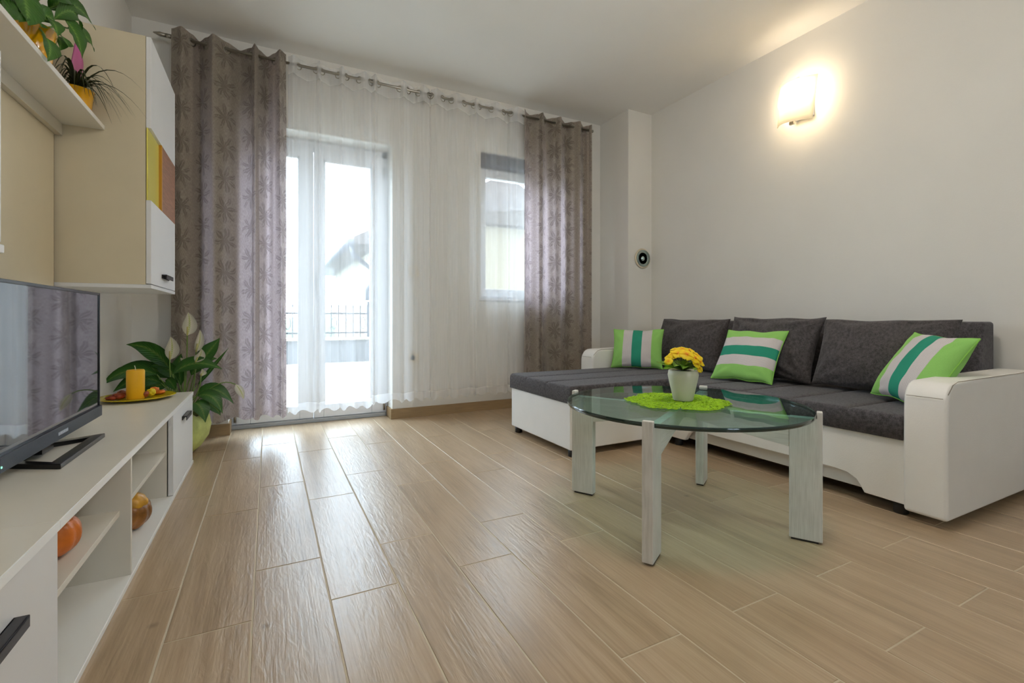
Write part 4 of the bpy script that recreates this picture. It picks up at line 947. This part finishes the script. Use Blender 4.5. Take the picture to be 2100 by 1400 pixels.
# ============================================================ FLUE COVER, SWITCH, SOCKET
fc = onY(1317, 530, PY0); fe = empty('flue_cover', (fc.x, PY0, fc.z), 'round glassy metal flue cover on the white column', 'flue cover')
m = disc_axis([(0.088, 0), (0.092, 0.006), (0.086, 0.012), (0.078, 0.014), (0.076, 0.01)], fc, (0, -1, 0), 40); m.build('ring', M['ivory_plastic'], fe, smooth=True)
M['dish'] = plain('greenish_chrome', (176, 192, 188), 0.22, 0.5, metal=0.75)
m = disc_axis([(0.078, 0.010), (0.074, 0.022), (0.064, 0.012), (0.058, 0.020), (0.052, 0.010), (0.036, 0.006), (0.022, 0.009), (0.008, 0.022), (0.001, 0.024)], fc, (0, -1, 0), 40); m.build('dish', M['dish'], fe, smooth=True)
sw = onY(847, 556, YB); se = empty('light_switch', (sw.x, YB, sw.z), 'ivory light switch on the back wall behind the sheer curtain', 'light switch')
box('plate', sw.x - 0.04, sw.x + 0.04, YB - 0.008, YB, sw.z - 0.04, sw.z + 0.04, M['ivory_plastic'], se, bevel=0.003); box('rocker', sw.x - 0.012, sw.x + 0.022, YB - 0.012, YB - 0.006, sw.z - 0.024, sw.z + 0.024, M['door_white'], se, bevel=0.002)
so = onY(848, 733, YB); se = empty('power_socket', (so.x, YB, so.z), 'ivory power socket low on the back wall behind the sheer', 'power socket')
box('plate', so.x - 0.04, so.x + 0.04, YB - 0.008, YB, so.z - 0.04, so.z + 0.04, M['ivory_plastic'], se, bevel=0.003)
m = disc_axis([(0.02, 0), (0.02, 0.009), (0.017, 0.009), (0.016, 0.004), (0.002, 0.004)], (so.x - 0.008, YB - 0.004, so.z), (0, -1, 0), 20); m.build('outlet', M['alu'], se)

# ============================================================ SOFA
S0, S1 = 0.795, 3.064; SA0, SA1 = 0.932, 2.910; SX0, SX1 = 2.195, 3.065
sofa = empty('corner_sofa', (2.5, 1.93, 0), 'charcoal corner sofa with white leather base and arms along the right wall', 'sofa')
def arm(y0, y1, zb):
    # side profile in x-z with rounded front top corner
    pts = [(SX0, zb + 0.004), (SX0 - 0.004, 0.25), (SX0, 0.455)]
    for i in range(1, 9):
        a = math.pi / 2 * i / 8; pts.append((SX0 + 0.075 - 0.075 * math.cos(a), 0.455 + 0.085 * math.sin(a)))
    pts += [(2.6, 0.546), (SX1, 0.546), (SX1, zb)]
    n = len(pts); v = [(x, y0, z) for x, z in pts] + [(x, y1, z) for x, z in pts]
    f = [tuple(range(n - 1, -1, -1)), tuple(range(n, 2 * n))] + [(i, (i + 1) % n, n + (i + 1) % n, n + i) for i in range(n)]
    f = [tuple(reversed(q)) for q in f]
    a_ = mesh_obj('arm', v, f, M['leather'], sofa, bevel=0.014, seg=3)
    sm = MB(); sm.tube([(SX0 - 0.0035, y0 + 0.012, 0.485), (SX0 - 0.002, y1 - 0.012, 0.485)], 0.0012, 4)
    sm.tube([(SX0 + 0.012, y0 + 0.003, 0.50), (SX0 + 0.05, y0 + 0.003, 0.533), (SX0 + 0.09, y0 + 0.003, 0.543), (SX1 - 0.01, y0 + 0.003, 0.545)], 0.0016, 4)
    sm.build('seam', M['seam'], a_)
arm(S0, SA0, 0.03); arm(SA1, S1, 0.03)
# front base panel with the cut-out along its lower edge
xb = SX0 + 0.018
prof = [(SA0 + 0.001, 0.05), (1.075, 0.052), (1.085, 0.07), (1.105, 0.10), (1.14, 0.118), (1.19, 0.124), (1.92, 0.124), (1.965, 0.118), (2.0, 0.10), (2.02, 0.07), (2.03, 0.052), (2.186, 0.05), (2.186, 0.303), (SA0 + 0.001, 0.303)]
n = len(prof); v = [(xb, y, z) for y, z in prof] + [(xb + 0.03, y, z) for y, z in prof]
f = [tuple(range(n)), tuple(range(2 * n - 1, n - 1, -1))] + [((i + 1) % n, i, n + i, n + (i + 1) % n) for i in range(n)]
mesh_obj('front_panel', v, f, M['leather'], sofa, bevel=0.004)
box('kick_panel', xb + 0.05, xb + 0.08, SA0, 2.19, 0.055, 0.2, M['leather'], sofa, bevel=0.004)
box('base', xb + 0.085, SX1 - 0.01, SA0, SA1, 0.05, 0.303, M['feet'], sofa)
box('chaise_base', 1.497, 2.225, 2.188, SA1 - 0.003, 0.04, 0.303, M['leather'], sofa, bevel=0.008, seg=3)
def slab(name, x0, x1, y0, y1, z0, z1, seams, r=0.016, crown=0.004):
    xs = [x0 + r * (1 - math.cos(a)) for a in [i * math.pi / 2 / 5 for i in range(5)]] + [x0 + r + (x1 - x0 - 2 * r) * i / 16 for i in range(17)] + [x1 - r * (1 - math.sin(a)) for a in [i * math.pi / 2 / 5 for i in range(1, 6)]]
    ys = [y0 + r * (1 - math.cos(a)) for a in [i * math.pi / 2 / 5 for i in range(5)]] + [y1 - r * (1 - math.sin(a)) for a in [i * math.pi / 2 / 5 for i in range(1, 6)]]
    edges = [y0 + r] + list(seams) + [y1 - r]
    for a, b_ in zip(edges[:-1], edges[1:]):
        for t in (0, 0.006, 0.014, 0.03): ys += [a + t, b_ - t]
        ys += [a + (b_ - a) * q for q in (0.35, 0.5, 0.65)]
    ys = sorted(set(round(q, 5) for q in ys if y0 <= q <= y1)); xs = sorted(set(round(q, 5) for q in xs))
    def er(q, a, b_):
        d_ = min(q - a, b_ - q)
        return 0 if d_ >= r else r - math.sqrt(max(0, r * r - (r - d_) ** 2))
    v = []; f = []; nx, ny_ = len(xs), len(ys)
    for y in ys:
        for x in xs:
            g = 0
            for s_ in seams: g = max(g, 0.013 * math.exp(-abs(y - s_) / 0.009))
            g *= 1.0
            seg = [q for q in edges if q <= y]; k = len(seg) - 1
            bul = crown if 0 <= k < len(edges) - 1 else 0
            v.append((x, y, z1 - er(x, x0, x1) - er(y, y0, y1) - g + bul * 0.3 * noise.noise(Vector((x * 6, y * 6, 0)))))
    for j in range(ny_ - 1):
        for i in range(nx - 1): f.append((j * nx + i, j * nx + i + 1, (j + 1) * nx + i + 1, (j + 1) * nx + i))
    ring = [i for i in range(nx)] + [j * nx + nx - 1 for j in range(1, ny_)] + [(ny_ - 1) * nx + i for i in range(nx - 2, -1, -1)] + [j * nx for j in range(ny_ - 2, 0, -1)]
    b0 = len(v)
    for q in ring: v.append((v[q][0], v[q][1], z0))
    nr = len(ring)
    for i in range(nr): f.append((ring[(i + 1) % nr], ring[i], b0 + i, b0 + (i + 1) % nr))
    f.append(tuple(b0 + i for i in range(nr - 1, -1, -1)))
    return mesh_obj(name, v, f, M['sofa_fabric'], sofa, smooth=True)
slab('seat_cushion', SX0 + 0.004, 2.90, SA0 + 0.002, 2.172, 0.304, 0.402, (1.135, 1.395, 1.655, 1.915))
slab('chaise_cushion', 1.486, 2.90, 2.174, SA1 - 0.002, 0.304, 0.402, (2.43, 2.68))
# back rest: leaning slab
yb0, yb1 = SA0 + 0.003, SA1 + 0.03
pts = [(2.87, 0.30), (2.895, 0.50), (2.935, 0.735), (2.95, 0.765), (3.06, 0.765), (3.06, 0.05), (2.90, 0.05)]
n = len(pts); v = [(x, yb0, z) for x, z in pts] + [(x, yb1 - 0.03 if z < 0.6 else yb1 - 0.03, z) for x, z in pts]
f = [tuple(range(n)), tuple(range(2 * n - 1, n - 1, -1))] + [((i + 1) % n, i, n + i, n + (i + 1) % n) for i in range(n)]
mesh_obj('backrest', v, f, M['sofa_fabric'], sofa, bevel=0.014, seg=3)
for (x, y) in ((1.53, 2.215), (1.53, 2.86), (2.26, 0.965), (2.26, 2.12), (2.98, 0.97), (2.98, 2.98), (2.3, 2.98)):
    m = MB(); m.lathe([(0.022, 0), (0.025, 0.002), (0.025, 0.05)], (x, y, 0), 16); m.build('foot', M['feet'], sofa, smooth=True)

# ============================================================ CUSHIONS
def pillow(name, label, cat, group, bl, br, up, wd, ht, th, mat, piping=None, seed=0, wrinkle=0.006, pinch=0.07, n=34):
    """bl, br bottom corners; up vector of the cushion plane"""
    bl, br = Vector(bl), Vector(br); U = (br - bl).normalized(); V = Vector(up); V = (V - U * V.dot(U)).normalized(); W = U.cross(V)
    c = (bl + br) / 2 + V * ht / 2
    def P(u, v_, s_):
        e = (1 - u * u) * (1 - v_ * v_)
        x = wd / 2 * (u * (1 - pinch * (1 - v_ * v_) * abs(u) ** 2)); y = ht / 2 * (v_ * (1 - pinch * (1 - u * u) * abs(v_) ** 2))
        z = s_ * th / 2 * (e ** 0.42) * (1 - 0.12 * v_)
        p = c + U * x + V * y + W * z
        nz = noise.noise(Vector((u * 2.2 + seed, v_ * 2.2, s_ * 3 + seed))) + 0.6 * noise.noise(Vector((u * 6 + seed * 2, v_ * 3, seed)))
        for cu_, cv_ in ((-1, -1), (1, -1), (-1, 1), (1, 1)):
            dd = math.hypot(u - cu_, v_ - cv_); an = math.atan2(v_ - cv_, u - cu_)
            p = p + W * (s_ * wrinkle * 0.45 * math.sin(an * 11 + seed + cu_) * math.exp(-((dd - 0.5) / 0.32) ** 2) * min(1, e * 6))
        return p + W * (nz * wrinkle * s_ * min(1, e * 3)) + V * (0.01 * noise.noise(Vector((u * 2 + seed, 0, seed))) * (1 if abs(v_) > 0.98 else abs(v_)))
    v = []; f = []; uv = []; g = [math.sin((i / n * 2 - 1) * math.pi / 2) for i in range(n + 1)]
    idx = {}
    for s_ in (1, -1):
        for j, b_ in enumerate(g):
            for i, a in enumerate(g):
                edge = i in (0, n) or j in (0, n)
                if edge and s_ == -1: idx[(s_, i, j)] = idx[(1, i, j)]; continue
                idx[(s_, i, j)] = len(v); v.append(P(a, b_, s_)); uv.append(((a + 1) / 2 + 1e-4, (b_ + 1) / 2))
    for s_ in (1, -1):
        for j in range(n):
            for i in range(n):
                q = (idx[(s_, i, j)], idx[(s_, i + 1, j)], idx[(s_, i + 1, j + 1)], idx[(s_, i, j + 1)])
                f.append(q if s_ == 1 else tuple(reversed(q)))
    e = empty(name, (bl + br) / 2, label, cat, group)
    mesh_obj('cover', v, f, mat, e, smooth=True, uvs=uv)
    if piping:
        ring = [P(a, -1, 1) for a in g] + [P(1, b_, 1) for b_ in g[1:]] + [P(a, 1, 1) for a in reversed(g[:-1])] + [P(-1, b_, 1) for b_ in reversed(g[:-1])]
        m = MB(); m.tube(ring, 0.0035, 6, cap=False); m.build('piping', piping, e, smooth=True)
    return e
G1, G2 = 'charcoal back cushions', 'striped green cushions'
Z0 = 0.404
pillow('back_cushion', 'charcoal back cushion at the chaise end behind the yellow flowers', 'cushion', G1, (2.725, 2.83, Z0 + 0.012), (2.715, 2.215, Z0 + 0.012), (0.13, 0, 0.36), 0.63, 0.385, 0.18, M['sofa_fabric2'], None, 1, 0.016, 0.06)
pillow('back_cushion', 'creased charcoal back cushion in the middle of the sofa', 'cushion', G1, (2.70, 2.17, Z0 + 0.016), (2.68, 1.58, Z0 + 0.012), (0.14, 0.02, 0.36), 0.615, 0.40, 0.18, M['sofa_fabric2'], None, 4, 0.022, 0.09)
pillow('back_cushion', 'wide charcoal back cushion next to the near white arm', 'cushion', G1, (2.685, 1.55, Z0 + 0.012), (2.70, 0.985, Z0 + 0.012), (0.14, -0.03, 0.36), 0.595, 0.385, 0.18, M['sofa_fabric2'], None, 9, 0.014, 0.06)
pillow('scatter_cushion', 'striped green cushion in the far corner beside the white arm', 'cushion', G2, (2.335, 2.86, Z0 + 0.004), (2.575, 2.575, Z0 + 0.004), (0.09, 0.075, 0.29), 0.375, 0.31, 0.13, M['stripes'], M['piping'], 2)
# middle cushion: stripes run level
e = pillow('scatter_cushion', 'striped green cushion leaning in the middle with level stripes', 'cushion', G2, (2.455, 2.035, Z0 + 0.006), (2.51, 1.69, Z0 + 0.006), (0.20, 0.0, 0.28), 0.365, 0.36, 0.12, M['stripes'], M['piping'], 5)
for l in e.children[0].data.uv_layers[0].data: l.uv = (l.uv[1], l.uv[0])
pillow('scatter_cushion', 'striped green cushion propped against the near white arm', 'cushion', G2, (2.56, 1.195, Z0 + 0.016), (2.395, 0.955, Z0 + 0.004), (0.16, -0.09, 0.29), 0.36, 0.345, 0.13, M['stripes'], M['piping'], 8)

# ============================================================ COFFEE TABLE
TC = Vector((1.468, 1.364, 0)); GT = 0.447
tab = empty('coffee_table', TC, 'round glass coffee table on a whitewashed wooden cross frame', 'table')
for k, ang in enumerate((30.5, 30.5 + 90, 30.5 + 180, 30.5 + 270)):
    a = math.radians(ang); dr = Vector((math.cos(a), math.sin(a), 0)); tn = Vector((-dr.y, dr.x, 0))
    def extr(pts, th):
        n = len(pts); v = [TC + dr * r + tn * (-th / 2) + Vector((0, 0, z)) for r, z in pts] + [TC + dr * r + tn * (th / 2) + Vector((0, 0, z)) for r, z in pts]
        f = [tuple(range(n)), tuple(range(2 * n - 1, n - 1, -1))] + [((i + 1) % n, i, n + i, n + (i + 1) % n) for i in range(n)]
        return v, f
    v, f = extr([(0.372, 0.006), (0.472, 0.006), (0.472, 0.456), (0.4545, 0.456), (0.4545, 0.433), (0.372, 0.433)], 0.036)
    lg = mesh_obj('leg', v, f, M['wash'], tab, bevel=0.003, uvs=[(q.to_2d().dot(dr.to_2d()) + 0.37 * q.to_2d().dot(tn.to_2d()), q.z) for q in [Vector(x) for x in v]])
    v, f = extr([(0.378, 0.0), (0.460, 0.0), (0.460, 0.006), (0.378, 0.006)], 0.030); mesh_obj('glide', v, f, M['feet'], lg)
    v, f = extr([(0.018, 0.392), (0.372, 0.325), (0.372, 0.432), (0.018, 0.432)], 0.030)
    mesh_obj('cross_arm', v, f, M['wash'], tab, bevel=0.002, uvs=[(q.z, q.to_2d().dot(dr.to_2d())) for q in [Vector(x) for x in v]])
box('hub', TC.x - 0.02, TC.x + 0.02, TC.y - 0.02, TC.y + 0.02, 0.388, 0.432, M['wash'], tab)
RG = 0.452; nn = 128
v = []; f = []
for z in (GT - 0.0138, GT):
    for k in range(nn): v.append(TC + Vector((RG * math.cos(2 * math.pi * k / nn), RG * math.sin(2 * math.pi * k / nn), z)))
gt = mesh_obj('glass_top', v, [tuple(range(nn - 1, -1, -1)), tuple(range(nn, 2 * nn))], M['table_glass'], tab)
rim = MB(); pr = [(RG, GT - 0.0138), (RG + 0.0015, GT - 0.009), (RG + 0.0015, GT - 0.0025), (RG, GT)]; rim.lathe(pr, TC, nn, cap=False); rim.build('polished_edge', M['table_edge'], gt, smooth=True)

# lime mat of looped yarn, lobed outline
mc = Vector((1.452, 1.372, GT)); mm = MB()
def lobed(a): return 0.172 * (1 + 0.16 * abs(math.sin(3.0 * a + 0.5)))
for i in range(430):
    a = random.uniform(0, 2 * math.pi); R_ = lobed(a); q = math.sqrt(random.random()) * (R_ - 0.014) if i > 70 else R_ - 0.012
    c = mc + Vector((q * math.cos(a), q * math.sin(a), 0.0035 + random.uniform(0, 0.002))); r = random.uniform(0.011, 0.022); ph = random.uniform(0, 6)
    pts = [c + Vector((r * math.cos(t), r * random.uniform(0.75, 1) * math.sin(t), 0.0012 * math.sin(3 * t + ph))) for t in [k * 2 * math.pi / 9 for k in range(10)]]
    mm.tube(pts, 0.0016, 4, cap=False)
zmin = min(q.z for q in mm.v); mm.v = [q - Vector((0, 0, zmin - GT - 0.0003)) for q in mm.v]
tag(mm.build('table_mat', M['lime']), 'lime green lacy mat under the vase on the glass table', 'mat')
# potted primrose
vc = Vector((1.475, 1.362, GT + 0.0065))
pr_ = empty('potted_primrose', vc, 'yellow primrose in an ivory vase on the glass table', 'plant')
m = MB(); m.lathe([(0.035, 0), (0.0385, 0.004), (0.047, 0.045), (0.056, 0.085), (0.059, 0.102), (0.056, 0.118), (0.053, 0.122), (0.050, 0.118), (0.05, 0.112), (0.004, 0.112)], vc, 48); m.build('vase', M['vase'], pr_, smooth=True)
m = MB(); m.lathe([(0.0505, 0), (0.03, 0.006), (0.002, 0.008)], vc + Vector((0, 0, 0.1125)), 24); m.build('soil', M['soil'], pr_)
vt = vc + Vector((0, 0, 0.118))
right = Vector((CS, -SN, 0)); fw = Vector((SN, CS, 0))
FLW = [(1408, 727, -0.035, 0.030, 1), (1424, 734, -0.03, 0.026, 1), (1392, 725, -0.02, 0.026, 1), (1381, 728, -0.005, 0.024, 1), (1374, 733, 0.0, 0.022, 1), (1399, 717, 0.01, 0.026, 1), (1412, 718, 0.015, 0.024, 1), (1431, 730, 0.0, 0.024, 1), (1436, 742, -0.02, 0.022, 1), (1433, 754, -0.03, 0.021, 1), (1371, 741, -0.03, 0.018, 1), (1386, 719, 0.02, 0.024, 1), (1420, 723, 0.02, 0.024, 1), (1428, 746, -0.035, 0.02, 1)]
dv = SN * vc.x + CS * vc.y
for (px, py, dep, r, _) in FLW:
    rr = ray(px, py); c = Vector((0, 0, CAM_Z)) + rr * (dv + dep)
    nrm = ((c - (vc + Vector((0, 0, 0.10)))).normalized() * 0.75 - fw * 0.55 + Vector((0, 0, 0.25))).normalized()
    ax = nrm.cross(Vector((0, 0, 1))).normalized(); ay = nrm.cross(ax)
    m = MB(); a0 = random.uniform(0, 6)
    for k in range(5):
        a = a0 + k * 2 * math.pi / 5; d = ax * math.cos(a) + ay * math.sin(a); sd = -ax * math.sin(a) + ay * math.cos(a)
        vs = []; uv = []
        for i, t in enumerate((0.05, 0.4, 0.75, 0.95, 1.0)):
            w_ = (0.10, 0.30, 0.50, 0.50, 0.34)[i] * r
            for q in (-1, -0.5, 0, 0.5, 1):
                tt = t - (0.09 if (q == 0 and i == 4) else 0) - 0.10 * abs(q) * (i / 4)
                vs.append(c + d * r * tt + sd * w_ * q + nrm * (r * (0.10 * math.sin(k * 2.4) + 0.06 - 0.30 * t * t + 0.16 * t)) + nrm * 0.0006 * k); uv.append((0.5 + (0.5 * t), 0.3))
        fs = [(i * 5 + j, i * 5 + j + 1, (i + 1) * 5 + j + 1, (i + 1) * 5 + j) for i in range(4) for j in range(4)]
        m.add(vs, fs, uv)
    fo = m.build('flower', M['petal'], pr_, smooth=True)
    m = MB(); m.sphere(c + nrm * 0.001, r * 0.2, r * 0.2, r * 0.12, 8, 5); m.build('eye', M['petal_eye'], fo, smooth=True)
    m = MB(); m.tube(bez(vt + (c - vt) * 0.15 * Vector((1, 1, 0)).length * 0.3, (c + vt) / 2 + Vector((0, 0, 0.01)), c - nrm * 0.002, 6), 0.0018, 5); m.build('flower_stem', M['stem'], fo, smooth=True)
for (s1, s2, wd, dep) in (((1368, 752), (1346, 742), 0.06, -0.06), ((1380, 750), (1360, 757), 0.055, -0.075), ((1405, 744), (1400, 757), 0.05, -0.08), ((1422, 748), (1424, 760), 0.05, -0.075), ((1390, 742), (1382, 752), 0.05, -0.08), ((1375, 740), (1350, 744), 0.045, -0.03), ((1395, 745), (1372, 752), 0.045, -0.05), ((1420, 742), (1440, 748), 0.04, -0.03), ((1425, 750), (1432, 757), 0.035, -0.05), ((1385, 735), (1378, 745), 0.04, 0.03), ((1410, 735), (1415, 745), 0.045, -0.045), ((1400, 735), (1395, 745), 0.04, 0.05)):
    b2 = Vector((0, 0, CAM_Z)) + ray(*s1) * (dv + dep * 0.6); tp = Vector((0, 0, CAM_Z)) + ray(*s2) * (dv + dep)
    m = MB(); side = ((tp - vt).cross(Vector((0, 0, 1)))).normalized() + Vector((0, 0, 0.25)); leaf_mesh(m, bez(vt, b2, tp, 10), wd, side, 'leaf', 0.3, 4, 0.03); m.build('leaf', M['prim_leaf'], pr_, smooth=True)

# ============================================================ origins of single-mesh things to their base
bpy.context.view_layer.update()
for o in list(COL.objects):
    if o.type == 'MESH' and o.parent is None and o.get('kind') != 'structure':
        co = [v.co for v in o.data.vertices]
        lo = Vector((min(c.x for c in co), min(c.y for c in co), min(c.z for c in co))); hi = Vector((max(c.x for c in co), max(c.y for c in co), 0))
        c = Vector(((lo.x + hi.x) / 2, (lo.y + hi.y) / 2, lo.z))
        o.data.transform(Matrix.Translation(-c)); o.location = c
        for ch in o.children: ch.location = ch.location - c
